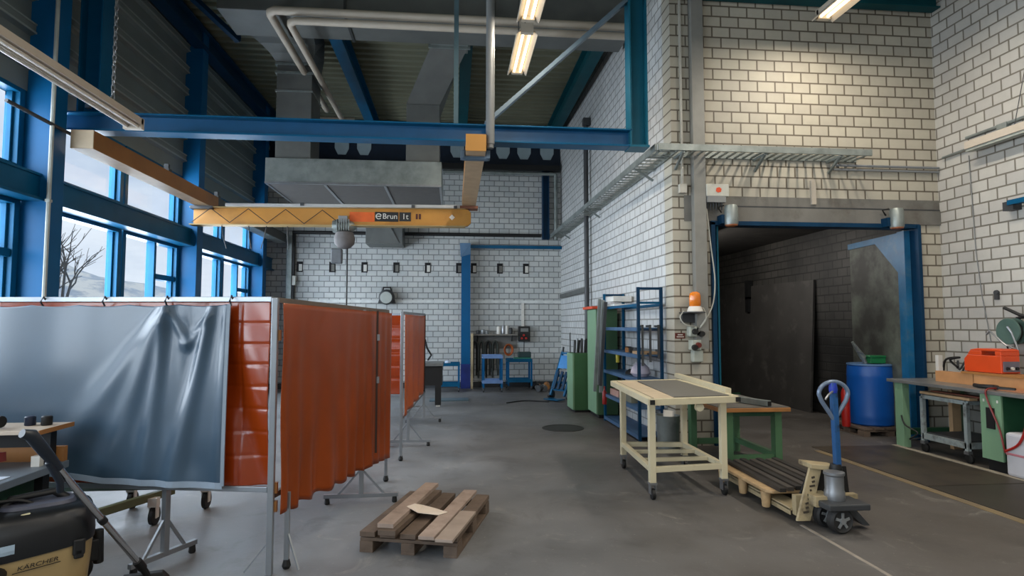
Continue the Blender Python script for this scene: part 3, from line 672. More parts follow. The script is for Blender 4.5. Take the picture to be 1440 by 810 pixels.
# boxes of scrap at the corner
sc = random.Random(3)
for i in range(7):
    x = 2.02+.28*sc.random(); y = 14.4+.7*sc.random(); r = .04+.05*sc.random()
    a = sc.random()*3
    single(MB().tube([(x,y,r),(x+.16*math.cos(a),y+.16*math.sin(a),r+.07*sc.random())], r, 8), 'metal_offcut', (steel,grey_dk,wood_or,black)[i % 4], 'short offcut in the scrap heap on the floor by the back corner', 'offcut', 'scrap offcuts by the back corner')
single(MB().hexa([(2.46,12.2,.1),(2.86,12.5,.1),(2.86,12.52,.1),(2.46,12.22,.1),(2.5,12.5,.86),(2.86,12.6,.86),(2.86,12.62,.86),(2.5,12.52,.86)]), 'white_board', white, 'white board leaning on the masonry behind the blue sack truck', 'board')
# sack truck leaning on the corner wall
o = thing('sack_truck', 'blue two wheeled sack truck tilted back against the masonry near the corner', 'sack truck', (2.22,12.75,0), R(-50))
tq = lambda x, h, d=0.: (x, .42*h-d, .10+.92*h)      # a point on the tilted plane of the truck
for x_ in (-.19,.19):
    build(MB().bar(tq(x_,0),tq(x_,1.0),.045,.05,(0,1,0)), 'rail', blue, o)
    build(MB().tube([tq(x_,1.0),tq(x_*.9,1.12,.05)], .025, 7), 'grip', grey_dk, o)
    build(MB().lathe([(.06,-.03),(.10,-.025),(.10,.025),(.06,.03)], (x_*1.35,.10,.10), 16, 'x'), 'wheel', black, o, False, 0, SM)
for h_ in (.14,.30,.45,.97):
    build(MB().bar(tq(-.19,h_),tq(.19,h_),.05,.05), 'cross_bar', blue, o)
p4 = [tq(-.18,.62,.03),tq(.18,.62,.03),tq(.18,.62),tq(-.18,.62),tq(-.18,.92,.03),tq(.18,.92,.03),tq(.18,.92),tq(-.18,.92)]
build(MB().hexa(p4), 'back_plate', mat('light_blue_plate', (.20,.48,.72), .45), o)
build(MB().box(-.2,.2,-.22,.02,.03,.05), 'toe_plate', blue, o)
for k_ in range(3):
    build(MB().bar(tq(-.12+.12*k_,.15,.05),tq(-.12+.12*k_,.55,.05),.06,.03,(0,1,0)), 'strut', blue_dk, o)
# ================================================================== CORRIDOR WALL, GATE WALL FITTINGS
single(MB().tube([(2.80,12.4,0),(2.80,12.4,5.95)], .05, 10).box(2.74,2.90,12.33,12.47,5.9,6.05), 'down_pipe', grey_dk, 'dark upright pipe on the masonry between cable ladder and tall green cabinet', 'pipe', smooth=SM)
single(MB().box(2.78,2.86,12.55,15.55,2.32,2.42), 'wall_rail', mat('grey_rail', (.36,.37,.36), .5, .3), 'grey horizontal rail low on the masonry running to the back corner', 'rail')
# cable ladders
def ladder(name, label, p0, p1, width_dir, w, n):
    o = thing(name, label, 'cable ladder', p0)
    p0, p1, wd = Vector(p0), Vector(p1), Vector(width_dir)
    build(MB().bar(p0,p1,.03,.085).bar(p0+wd*w,p1+wd*w,.03,.085), 'side_rail', galv, o, True)
    rr_ = MB()
    for i in range(n):
        c = p0.lerp(p1,(i+.5)/n)-Vector((0,0,.03)); rr_.bar(c,c+wd*w,.03,.015)
    build(rr_, 'rungs', galv, o, True)
    for t in (.12,.5,.86):
        br_ = MB()
        c = p0.lerp(p1,t)-Vector((0,0,.05)); br_.bar(c+wd*.02,c+wd*(w+.02)-Vector((0,0,.0)),.04,.03); br_.bar(c+wd*.05,c+wd*w-Vector((0,0,.16)),.03,.03)
        build(br_, 'bracket', galv, o, True)
    return o
ladder('cable_ladder', 'grey cable ladder along the masonry over the gate, sagging cables below', (2.66,7.5,3.96), (5.66,7.5,3.96), (0,1,0), .33, 26)
ladder('cable_ladder', 'grey cable ladder running back along the masonry to the far corner', (2.64,7.52,3.96), (2.54,15.6,3.96), (1,.0,0), .30, 50)
single(MB().tube([(5.3,7.80,3.86),(6.9,7.80,3.86)], .018, 8).tube([(5.3,7.80,3.80),(6.9,7.80,3.80)], .016, 8), 'twin_conduit', alu, 'twin thin metal conduits continuing the cable ladder to the side wall', 'conduit')
o = thing('side_wall_light', 'long unlit white strip light on chains along the side wall with grey conduits', 'strip light', (6.7,5,3.95))
build(MB().box(6.70,6.84,3.2,7.15,3.93,4.03), 'housing', lampwhite, o, True, .006)
build(MB().tube([(6.88,3.2,4.14),(6.88,7.3,4.14)], .02, 8).tube([(6.88,3.2,4.10),(6.88,7.7,3.98)], .016, 8).cbox((6.88,6.75,4.12),(.06,.14,.07)), 'conduit', galv, o, True)
build(MB().box(6.72,6.82,3.2,7.15,3.90,3.93), 'diffuser', mat('grey_diffuser', (.60,.62,.58), .4), o, True)
build(MB().tube([(6.77,6.5,4.03),(6.80,6.3,4.9)], .005, 5), 'wire', grey_dk, o, True)
o = single(MB().box(3.235,3.40,7.72,7.832,1.30,6.2), 'cable_channel', mat('grey_channel', (.50,.50,.48), .5, .2, .08), 'tall grey cable channel rising beside the gate frame to the ceiling', 'cable channel')
single(MB().box(3.10,3.125,7.81,7.85,3.55,6.2).box(3.06,3.16,7.78,7.85,3.42,3.54), 'thin_conduit', mat('white_thin', (.70,.69,.65), .5), 'thin pale conduit with a small socket box at its lower end, beside the grey channel', 'conduit')
o = thing('switch_cabinet', 'pale grey electrical box with orange sticker above the gate corner', 'electrical box', (3.54,7.72,3.30))
build(MB().box(3.40,3.72,7.70,7.85,3.36,3.53), 'case', mat('pale_case', (.72,.72,.68), .5), o, True, .01)
build(MB().box(3.41,3.67,7.70,7.82,3.28,3.36), 'gland_plate', grey, o, True)
gl = MB()
for i in range(6): gl.tube([(3.44+.04*i,7.76,3.28),(3.44+.04*i,7.77,3.20-.02*(i % 2))], .009, 6)
build(gl, 'glands', grey_dk, o, True)
build(MB().prism([(3.53,3.43),(3.56,3.41),(3.60,3.42),(3.61,3.46),(3.58,3.485),(3.54,3.475)], 7.695, 7.70, 'y'), 'orange_sticker', orange_pl, o, True)
for x, lb in ((3.73,'grey cylindrical lamp over the gate at the grey channel side'),(6.13,'grey cylindrical lamp over the gate at the open leaf side')):
    o = thing('gate_lamp', lb, 'lamp', (x,7.68,2.94), 0, 'cylindrical lamps over the gate')
    build(MB().lathe([(.085,2.97),(.09,2.99),(.09,3.20),(.075,3.235),(.0,3.24)], (x,7.68,0), 18), 'housing', galv, o, True, 0, SM)
    build(MB().lathe([(.05,2.945),(.08,2.955),(.085,2.975)], (x,7.68,0), 18), 'amber_rim', mat('amber_rim', (.60,.36,.22), .4), o, True, 0, SM)
    build(MB().cbox((x-.10,7.76,3.05),(.06,.14,.12)).cbox((x-.06,7.74,3.09),(.10,.04,.04)), 'bracket', blue_dk, o, True)
    build(MB().tube([(x-.1,7.76,3.15),(x-.16,7.74,3.22),(x-.08,7.72,3.24)], .012, 6), 'cable', black, o, True)
# warning beacon and switches
o = thing('warning_beacon', 'amber flashing beacon on a white base upon a small grey bracket beside the gate', 'beacon', (3.19,7.66,1.75))
build(MB().lathe([(.065,1.865),(.075,1.88),(.075,2.0),(.065,2.04),(.035,2.058),(.0,2.06)], (3.19,7.66,0), 18), 'lens', orange_gl, o, True, 0, SM)
build(MB().lathe([(.10,1.79),(.105,1.80),(.085,1.85),(.075,1.865)], (3.19,7.66,0), 18), 'base', white, o, True, 0, SM)
build(MB().box(3.04,3.29,7.56,7.84,1.775,1.79).box(3.06,3.27,7.78,7.84,1.65,1.78), 'bracket', grey_dk, o, True)
o = thing('switch_cluster', 'cluster of grey switches and plugs with looped cables under the beacon', 'switch', (3.22,7.74,1.4))
build(MB().box(3.14,3.27,7.72,7.85,1.46,1.60).box(3.16,3.29,7.70,7.85,1.28,1.42).box(3.19,3.33,7.74,7.85,1.12,1.28), 'box', mat('dirty_white', (.62,.64,.60), .5), o, True, .015)
for x, z, m_ in ((3.20,1.53,black),(3.24,1.35,mat('dark_red_knob',(.35,.12,.10),.4)),(3.29,1.50,black),(3.19,1.32,black)):
    build(MB().lathe([(.035,-.05),(.04,-.01),(.04,0)], (x,7.71,z), 12, 'y'), 'knob', m_, o, True, 0, SM)
for pts in ([(3.20,7.70,1.60),(3.06,7.68,1.62),(3.00,7.70,1.72),(3.06,7.72,1.80)],[(3.26,7.68,1.58),(3.34,7.66,1.70),(3.31,7.68,1.84),(3.25,7.7,1.80)],
            [(3.28,7.70,1.60),(3.44,7.70,1.85),(3.50,7.72,2.2),(3.46,7.74,2.7),(3.42,7.76,3.2)]):
    c_ = [Vector(p) for p in pts]; sp = []
    for i in range(len(c_)-1):
        for t in range(5):
            p_1, p_2 = c_[i], c_[i+1]; p_0 = c_[max(i-1,0)]; p_3 = c_[min(i+2,len(c_)-1)]; u = t/5
            sp.append(.5*((2*p_1)+(p_2-p_0)*u+(2*p_0-5*p_1+4*p_2-p_3)*u*u+(3*p_1-p_0-3*p_2+p_3)*u**3))
    sp.append(c_[-1])
    build(MB().tube(sp, .009, 6), 'cable', mat('pale_cable', (.66,.66,.62), .5), o, True, 0, SM)
o = thing('warning_sign', 'small dark red sign with two pale lines on the masonry beside the switches', 'sign', (3.04,7.84,1.47))
build(MB().box(2.98,3.12,7.84,7.85,1.435,1.51), 'plate', mat('sign_red', (.36,.12,.08), .4), o, True)
build(MB().box(3.015,3.085,7.837,7.84,1.48,1.492).box(3.0,3.10,7.837,7.84,1.452,1.464), 'lettering', white, o, True)
single(MB().box(4.97,5.04,7.81,7.85,3.30,3.64), 'white_sensor', mat('white_smear', (.66,.63,.58), .5), 'pale upright strip on the lintel midway over the gate', 'sensor')
o = thing('wall_bracket', 'blue steel bracket arm sticking out from the side wall masonry', 'bracket', (6.85,6.4,3.1))
build(MB().box(6.78,6.86,4.0,6.66,3.09,3.15), 'arm', blue, o, True)
build(MB().box(6.80,6.92,6.60,6.74,3.03,3.14), 'end_block', grey_dk, o, True)
for y, z in ((6.98,2.03),):
    single(MB().lathe([(.03,-.02),(.035,.0),(.02,.03)], (6.90,y,z), 10, 'x').cbox((6.9,y,z-.05),(.03,.05,.08)), 'wall_socket', grey_dk, 'small dark socket on the side wall above the cable reel', 'socket')
single(MB().tube([(6.905,7.3,3.9),(6.905,7.26,2.6),(6.905,7.2,2.0),(6.905,7.1,1.4)], .006, 5), 'thin_cable', grey, 'thin cable dangling down the side wall toward the bench', 'cable')

# ================================================================== RACK, CABINETS
RX0, RX1, RY0, RY1 = 2.56, 2.93, 8.18, 10.08
rk = thing('storage_rack', 'open blue steel rack with five shelves against the masonry beside the gate corner', 'rack', (2.74,9.1,0))
for y in (RY0,RY1):
    for x in (RX0+.02,RX1-.02):
        build(MB().bar((x,y,0),(x,y,2.15),.04,.04), 'upright', blue_dk if y == RY0 else blue, rk, True)
    build(MB().bar((RX0+.04,y,2.13),(RX1-.04,y,2.13),.035,.035), 'top_bar', blue_dk, rk, True)
    build(MB().bar((RX0+.04,y,1.93),(RX1-.04,y,1.93),.03,.03), 'cross_bar', blue, rk, True)
for x in (RX0+.02,RX1-.02):
    build(MB().bar((x,RY0+.02,1.90),(x,RY1-.02,1.90),.03,.04), 'long_bar', blue, rk, True)
SZ = (1.58,1.20,.86,.46,.08)
for z in SZ:
    s_ = MB().box(RX0+.04,RX1-.04,RY0+.02,RY1-.02,z-.02,z).box(RX0,RX0+.03,RY0+.02,RY1-.02,z-.05,z).box(RX1-.03,RX1,RY0+.02,RY1-.02,z-.05,z)
    build(s_, 'shelf', mat('rack_shelf_blue', (.25,.38,.52), .5, .1, .15), rk, True)
# clamps hanging from the second shelf at the near end
for i, x in enumerate((2.62,2.73,2.85)):
    single(MB().bar((x,8.13,1.62),(x,8.13,1.05+.05*i),.03,.02).bar((x-.005,8.13,1.6),(x-.005,8.27,1.6),.025,.03).bar((x,8.13,1.16+.05*i),(x,8.24,1.16+.05*i),.025,.03), 'screw_clamp', grey_dk,
           'grey steel screw clamp hooked over the near end of the blue rack', 'clamp', 'clamps hooked on the blue rack')
for y, l, m_, lb in ((8.75,.75,black,'longest black bar lying on the middle shelf of the blue rack'),(9.0,.5,wood_or,'brown bar lying on the middle shelf of the blue rack'),(8.6,.35,grey_dk,'short dark block on the middle shelf of the blue rack')):
    single(MB().bar((2.66,y,1.235),(2.82,y+l,1.235),.07,.07), 'metal_bar', m_, lb, 'bar', 'bars on the middle rack shelf')
single(MB().box(2.6,2.88,8.25,8.55,1.202,1.24), 'wood_block', wood, 'pale wood block on the near end of the middle rack shelf', 'wood block')
bagm = MB().lathe([(.10,0),(.15,.05),(.13,.13),(.07,.19),(.02,.20)], (2.74,8.62,.862), 12)
single(bagm, 'white_bag', mat('pale_lilac_bag', (.72,.69,.74), .7, 0, .1, 8, bump=.4, bscale=12), 'crumpled pale bag on the rack shelf just behind the cream table', 'bag', smooth=SM)
single(MB().bar((2.66,8.95,.885),(2.84,9.35,.90),.10,.04), 'metal_bar', black, 'flat black bar behind the pale bag on the rack shelf', 'bar')
single(MB().box(2.62,2.84,9.4,9.9,.462,.56), 'carton', mat('pink_carton', (.70,.55,.50), .7), 'pinkish carton on the low shelf of the blue rack', 'carton')
single(MB().box(2.62,2.84,8.7,9.1,.462,.58), 'metal_box', mat('olive_grey_box', (.40,.40,.34), .6), 'olive grey box on the low shelf of the blue rack', 'box')
single(MB().box(2.60,2.90,9.55,9.95,2.0,2.09).box(2.6,2.9,9.5,10.0,1.93,1.96), 'white_carton', mat('white_carton', (.82,.82,.80), .7), 'white carton on the top bars of the blue rack by the tall cabinet', 'carton')
single(MB().lathe([(.035,0),(.04,.02),(.04,.2),(.015,.24),(.015,.3)], (2.55,10.0,.28), 10), 'red_bottle', red, 'red bottle hung on the far front upright of the rack', 'bottle', smooth=SM)
single(MB().lathe([(.03,0),(.035,.15),(.015,.2)], (2.70,9.7,1.0), 10), 'yellow_bottle', mat('yellow_bottle', (.80,.74,.20), .4), 'yellow bottle hanging under the middle shelf of the rack', 'bottle', smooth=SM)
# steel lengths leaning on the far end of the rack
for i, (xa, xb, ya, m_) in enumerate(((2.42,2.51,10.06,galv),(2.47,2.545,9.97,steel),(2.48,2.53,9.88,galv),(2.45,2.545,9.79,grey_dk))):
    lb = ('leaning grey length at the cabinet side of the rack, outermost','leaning steel length between two others at the rack end','leaning galvanised length tight against the rack upright','leaning dark length in front of the others at the rack end')[i]
    single(MB().bar((xa-.05,ya-.10,.50+.12*(i % 2)),(xb-.02,ya-.02,2.06-.02*i),.05,.04), 'steel_length', m_, lb, 'steel length', 'steel lengths leaning on the blue rack')
# tall cabinet
tc_ = thing('tall_cabinet', 'tall pale green steel cabinet standing against the masonry beyond the blue rack', 'cabinet', (2.66,10.6,0))
build(MB().box(2.50,2.86,10.27,10.95,.06,1.90), 'body', green, tc_, True, .006)
build(MB().box(2.475,2.50,10.28,10.94,.07,1.89), 'door', green_lt, tc_, True, .004)
build(MB().box(2.52,2.86,10.30,10.92,0,.06), 'plinth', black, tc_, True)
single(MB().box(2.40,2.87,10.22,10.98,1.90,1.945), 'orange_board', mat('orange_red_board', (.78,.28,.15), .5), 'flat orange red board lying on top of the tall green cabinet', 'board')
# low cabinet
lc = thing('low_cabinet', 'low dark green cabinet with pale green door beyond the tall cabinet', 'cabinet', (2.36,11.3,0))
build(MB().box(2.235,2.55,11.0,11.55,.04,1.09), 'body', mat('deep_green_paint', (.20,.36,.22), .5, 0, .1, 3), lc, True, .006)
build(MB().box(2.205,2.235,11.0,11.55,.05,1.08), 'door', green_lt, lc, True, .004)
build(MB().box(2.25,2.55,11.02,11.5,0,.04), 'plinth', black, lc, True)
for i in range(6):
    x = 2.28+.045*i; 
    single(MB().tube([(x,11.2+.03*(i % 3),1.09),(x+.02,11.25,1.33+.03*(i % 2))], .022, 8), 'steel_rod', (grey_dk,steel,black)[i % 3], 'stubby rod standing on the low green cabinet', 'rod', 'rods standing on the low green cabinet')
single(MB().tube([(2.22,11.3,1.09),(2.22,11.3,1.47)], .012, 7), 'thin_rod', grey_dk, 'thin tall rod standing at the outer edge of the low green cabinet', 'rod')

# ================================================================== PASSAGE
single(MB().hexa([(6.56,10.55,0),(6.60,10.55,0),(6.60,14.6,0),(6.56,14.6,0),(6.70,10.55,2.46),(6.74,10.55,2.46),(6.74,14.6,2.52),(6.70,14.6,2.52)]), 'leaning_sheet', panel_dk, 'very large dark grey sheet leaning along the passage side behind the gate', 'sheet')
single(MB().box(6.62,6.74,12.9,13.05,2.2,2.62).box(6.62,6.70,12.9,13.05,1.9,2.25), 'sheet_clamp', black, 'black hook gripping the top edge of the large leaning sheet', 'clamp')
single(MB().hexa([(5.05,11.6,.0),(5.9,11.9,.0),(5.9,11.95,.0),(5.05,11.65,.0),(5.05,11.62,.22),(5.9,11.92,.22),(5.9,11.97,.22),(5.05,11.67,.22)]), 'green_plank', green_dk, 'low dark green plank on the floor in the passage, seen over the green bench', 'plank')
def pallet(name, label, loc, rz, w, l, h, m, cat='pallet', top=5, group=None):
    """w along local x, l along local y; boards run along y"""
    o = thing(name, label, cat, loc, rz, group)
    bt = .022*h/.144
    bh = h-4*bt
    for x in (.05, w/2, w-.05):
        build(MB().box(x-.05,x+.05,0,l,0,bt), 'bottom_board', m, o, bevel=.002)
        for y in (.07, l/2, l-.07):
            build(MB().box(x-.05,x+.05,y-.07,y+.07,bt,bt+bh), 'block', m, o, bevel=.003)
    for y in (.07, l/2, l-.07):
        build(MB().box(0,w,y-.06,y+.06,bt+bh,2*bt+bh), 'stringer_board', m, o, bevel=.002)
    tw = w/(top+(top-1)*.32); 
    for i in range(top):
        x = i*tw*1.32
        build(MB().box(x,x+tw,0,l,h-bt*1.6,h), 'top_board', m, o, bevel=.002)
    return o
pallet('drum_pallet', 'small worn wooden pallet under the blue drum in the gateway', (5.92,8.22,0), 0, .86, .78, .12, wood_old)
dr = thing('plastic_drum', 'bright blue plastic drum standing on a small pallet in the gateway', 'drum', (6.34,8.62,.12))
build(MB().lathe([(.29,0),(.315,.02),(.315,.10),(.32,.13),(.315,.16),(.325,.45),(.315,.70),(.32,.73),(.315,.76),(.31,.86),(.30,.89)], (0,0,0), 36), 'body', drum_m, dr, False, 0, SM)
build(MB().lathe([(.305,.885),(.315,.89),(.315,.91),(.29,.915),(0,.90)], (0,0,0), 36), 'rim', mat('drum_rim', (.33,.46,.62), .4), dr, False, 0, SM)
gb = thing('green_box', 'small green plastic box standing on the blue drum', 'box', (6.44,8.6,1.03))
build(MB().box(6.27,6.54,8.50,8.68,1.035,1.15), 'body', mat('bright_green', (.10,.42,.24), .45), gb, True, .012)
build(MB().box(6.255,6.555,8.485,8.695,1.125,1.155), 'lid', mat('bright_green', (.10,.42,.24), .45), gb, True, .008)
gn = thing('spray_gun', 'grey spray gun like tool standing tilted on the blue drum', 'tool', (6.15,8.55,1.03))
build(MB().tube([(6.22,8.55,1.04),(6.16,8.55,1.18)], .032, 10), 'handle', steel, gn, True, 0, SM)
build(MB().tube([(6.19,8.55,1.12),(6.02,8.55,1.36)], .03, 10, True, [.045,.02]), 'barrel', galv, gn, True, 0, SM)
build(MB().tube([(6.16,8.5,1.18),(6.06,8.5,1.22),(6.05,8.5,1.30)], .010, 6), 'lever', steel, gn, True, 0, SM)
# red fire post behind the jack handle
single(MB().lathe([(.055,0),(.06,.03),(.06,.50),(.04,.56),(.02,.60)], (5.88,8.55,.10), 14), 'red_cylinder', red, 'slim red cylinder beside the blue drum, seen through the jack handle', 'cylinder', smooth=SM)

# ================================================================== CREAM TABLE
ct = thing('steel_table', 'cream steel table frame on casters with perforated grey sheet on top', 'table', (2.2,6.0,0))
legs = [(1.855,5.52),(2.585,5.60),(1.925,6.72),(2.60,6.62)]
for x, y in legs:
    build(MB().bar((x,y,.15),(x,y,.90),.06,.06,(0,1,0)), 'leg', cream, ct, True, .004)
    c = build(MB().box(x-.035,x+.035,y-.035,y+.035,.135,.155).box(x-.028,x-.02,y-.03,y+.03,.05,.14).box(x+.02,x+.028,y-.03,y+.03,.05,.14), 'caster', steel, ct, True)
    build(MB().lathe([(.035,-.017),(.05,-.014),(.05,.014),(.035,.017)], (x,y-.01,.05), 16, 'x'), 'wheel', black, c, True, 0, SM)
for a, b_ in ((0,1),(0,2),(1,3),(2,3)):
    p, q = legs[a], legs[b_]
    build(MB().bar((p[0],p[1],.27),(q[0],q[1],.27),.05,.05), 'lower_rail', cream, ct, True, .003)
for t in (.33,.66):
    p = Vector((*legs[0],.27)).lerp(Vector((*legs[2],.27)),t); q = Vector((*legs[1],.27)).lerp(Vector((*legs[3],.27)),t)
    build(MB().bar(p,q,.05,.035), 'cross_rail', cream, ct, True, .003)
TF = [(1.80,5.36),(2.68,5.50),(2.78,7.25),(1.92,7.12)]
for i in range(4):
    p, q = TF[i], TF[(i+1) % 4]
    e = .0 if i % 2 else .03
    build(MB().bar((p[0],p[1],.915),(q[0],q[1],.915),.06,.06), 'top_rail', cream, ct, True, .004)
for x, y in ((1.80,5.325),(2.68,5.465)):
    build(MB().box(x-.022,x+.022,y-.01,y+.002,.895,.938), 'tube_end', black, ct, True)
# sheets on the top frame, pale board and perforated sheet
def perf():
    m = bpy.data.materials.new('perforated_sheet'); m.use_nodes = True
    nt = m.node_tree; N = nt.nodes; L = nt.links; b = N['Principled BSDF']
    tc = N.new('ShaderNodeTexCoord'); mp = N.new('ShaderNodeMapping'); mp.inputs['Scale'].default_value = (45,45,45); mp.inputs['Rotation'].default_value = (0,0,.12)
    vo = N.new('ShaderNodeTexVoronoi'); vo.inputs['Randomness'].default_value = 0.
    L.new(tc.outputs['Object'], mp.inputs[0]); L.new(mp.outputs[0], vo.inputs['Vector'])
    cr = N.new('ShaderNodeValToRGB'); cr.color_ramp.elements[0].position = .30; cr.color_ramp.elements[1].position = .36
    cr.color_ramp.elements[0].color = lin((.16,.16,.16))+(1,); cr.color_ramp.elements[1].color = lin((.47,.46,.43))+(1,)
    L.new(vo.outputs['Distance'], cr.inputs[0]); L.new(cr.outputs[0], b.inputs['Base Color'])
    b.inputs['Metallic'].default_value = .3; b.inputs['Roughness'].default_value = .5
    return m
perf_m = perf()
def quad(mb, pts, z0, z1): return mb.prism(pts, z0, z1)
build(quad(MB(), [(1.86,5.44),(2.06,5.47),(2.2,7.14),(1.97,7.10)], .922, .94), 'pale_board', mat('pale_board', (.76,.69,.58), .6, 0, .08), ct, True)
build(quad(MB(), [(2.06,5.50),(2.64,5.57),(2.72,7.15),(2.22,7.1)], .925, .945), 'perforated_sheet', perf_m, ct, True)
build(MB().lathe([(.04,-.03),(.045,0),(.03,.03)], (2.30,5.48,.85), 12, 'y'), 'clamp_ring', cream, ct, True)
single(MB().bar((2.72,5.75,.965),(2.90,7.6,.965),.06,.05), 'cream_tube', cream, 'long cream square tube lying along the edge of the cream table', 'tube')
# steel tube on the green bench and bench itself
gbn = thing('green_bench', 'green workbench with thick wooden top end-on behind the cream table', 'workbench', (3.3,7.0,0))
build(MB().box(2.92,3.74,6.38,7.62,.655,.70), 'bench_top', wood_or, gbn, True, .005)
build(MB().box(2.93,3.73,6.39,7.61,.70,.708), 'top_sheet', mat('grey_bench_sheet', (.38,.37,.35), .5, .1, .15), gbn, True)
for x in (3.06,3.63):
    for y in (6.5,7.5):
        build(MB().box(x-.04,x+.04,y-.05,y+.05,0,.655), 'leg', green, gbn, True, .004)
for y in (6.5,7.5): build(MB().box(3.10,3.59,y-.02,y+.02,.10,.17), 'foot_rail', green, gbn, True)
for y in (6.5,7.5): build(MB().box(3.02,3.67,y-.04,y+.04,.60,.655), 'head_rail', green_dk, gbn, True)
build(MB().box(3.60,3.66,6.55,7.45,.12,.18), 'long_rail', green, gbn, True)
st = thing('steel_square_tube', 'grey steel square tube with open dark end lying on the green bench', 'tube', (3.3,6.6,.71))
build(MB().bar((3.50,6.40,.745),(3.06,7.60,.745),.065,.065), 'tube', galv, st, True, .005)
build(MB().bar((3.502,6.394,.745),(3.50,6.40,.745),.05,.05), 'tube_end', black, st, True)
# bin
bn = thing('metal_bin', 'grey metal bin with papers standing behind the legs of the cream table', 'bin', (2.80,7.86,0))
build(MB().lathe([(.12,0),(.135,.01),(.15,.43),(.16,.45),(.145,.45),(.13,.05),(0,.05)], (2.78,7.62,0), 22), 'body', galv, bn, True, 0, SM)
build(MB().hexa([(2.70,7.55,.40),(2.84,7.55,.40),(2.84,7.57,.40),(2.70,7.57,.40),(2.72,7.6,.52),(2.86,7.6,.50),(2.86,7.62,.50),(2.72,7.62,.52)]), 'paper_waste', white, bn, True)
single(MB().hexa([(3.06,7.70,.71),(3.34,7.70,.71),(3.34,7.80,.71),(3.06,7.80,.71),(3.06,7.72,.86),(3.34,7.72,.80),(3.34,7.8,.80),(3.06,7.8,.86)]) if False else MB().bar((3.05,7.45,.75),(3.32,7.55,.80),.10,.05), 'vice', grey_dk, 'dark tool lying at the masonry end of the green bench', 'tool')

# ================================================================== PALLET JACK
jk = thing('pallet_jack', 'hand pallet truck with blue tiller, silver pump and worn cream forks', 'pallet truck', (3.05,4.9,0))
jc = mat('worn_cream_paint', (.66,.60,.47), .5, .1, .12, 5, spots=((.36,.32,.26),6,.52,.72))
for x in (2.86,3.28):
    build(MB().box(x-.08,x+.08,4.80,5.92,.085,.11).box(x-.08,x-.07,4.80,5.92,.05,.10).box(x+.07,x+.08,4.80,5.92,.05,.10), 'fork', jc, jk, True, .003)
    build(MB().lathe([(.03,-.04),(.038,-.03),(.038,.03),(.03,.04)], (x,5.75,.04), 14, 'x'), 'fork_roller', black, jk, True, 0, SM)
# load back rest: two slanting cheeks and a top plate
fp = build(MB().hexa([(2.745,4.64,.05),(2.86,4.64,.05),(2.86,4.665,.05),(2.745,4.665,.05),(2.905,4.70,.46),(3.01,4.70,.46),(3.01,4.725,.46),(2.905,4.725,.46)]), 'front_plate', jc, jk, True, .003)
for k_ in range(9):
    t_ = .16+.08*k_; xx_ = 2.745+.16*t_+.055; yy_ = 4.64+.06*t_-.004; zz_ = .05+.41*t_
    build(MB().bar((xx_-.022+.012*(k_ % 2),yy_,zz_),(xx_+.024-.01*(k_ % 3),yy_,zz_+.006),.016,.003,(0,1,0)), 'stencil_mark', mat('stencil_dark', (.25,.22,.18), .6), fp, True)
build(MB().hexa([(2.90,4.68,.45),(3.13,4.64,.43),(3.13,4.80,.43),(2.90,4.86,.45),(2.90,4.68,.49),(3.12,4.64,.47),(3.12,4.80,.47),(2.90,4.86,.49)]), 'top_plate', jc, jk, True, .006)
build(MB().box(2.80,3.34,4.74,4.80,.06,.22).box(2.86,3.02,4.56,4.74,.18,.26), 'cross_plate', jc, jk, True)
build(MB().hexa([(2.84,4.82,.10),(3.33,4.82,.10),(3.33,4.84,.10),(2.84,4.84,.10),(2.98,4.82,.43),(3.30,4.82,.43),(3.30,4.84,.43),(2.98,4.84,.43)]), 'back_sheet', black, jk, True)
build(MB().box(2.90,3.22,4.46,4.68,.19,.23).cbox((3.05,4.5,.21),(.34,.16,.05)), 'steering_plate', grey_dk, jk, True, .01)
ax = Vector((math.cos(R(-84)), math.sin(R(-84)), 0)); tn = Vector((-ax.y, ax.x, 0)); wc = Vector((3.00,4.57,.10))
for k_ in (-1,1):
    c_w = wc+ax*.078*k_
    def pt(r, a, h): return c_w+ax*h+tn*(r*math.cos(a))+Vector((0,0,r*math.sin(a)))
    prof_ = [(.05,-.038),(.085,-.038),(.1,-.025),(.1,.025),(.085,.038),(.075,.030),(.05,.028)]
    mb_ = MB(); n_ = 28
    mb_.add([pt(r_, 2*PI*a/n_, h_) for r_, h_ in prof_ for a in range(n_)],
            [(i_*n_+a, i_*n_+(a+1) % n_, (i_+1)*n_+(a+1) % n_, (i_+1)*n_+a) for i_ in range(6) for a in range(n_)]+[tuple(range(n_)), tuple(range(6*n_, 7*n_))])
    w_ = build(mb_, 'wheel', mat('dark_tyre', (.13,.13,.13), .6), jk, True, 0, SM)
    hb = MB().cyl(c_w-ax*.03, c_w+ax*.044, .024, n=14)
    for a in range(5):
        hb.bar(c_w+ax*.034, pt(.062, a*1.2566+.3, .034), .020, .008, tuple(ax))
    build(hb, 'hub', grey, w_, True)
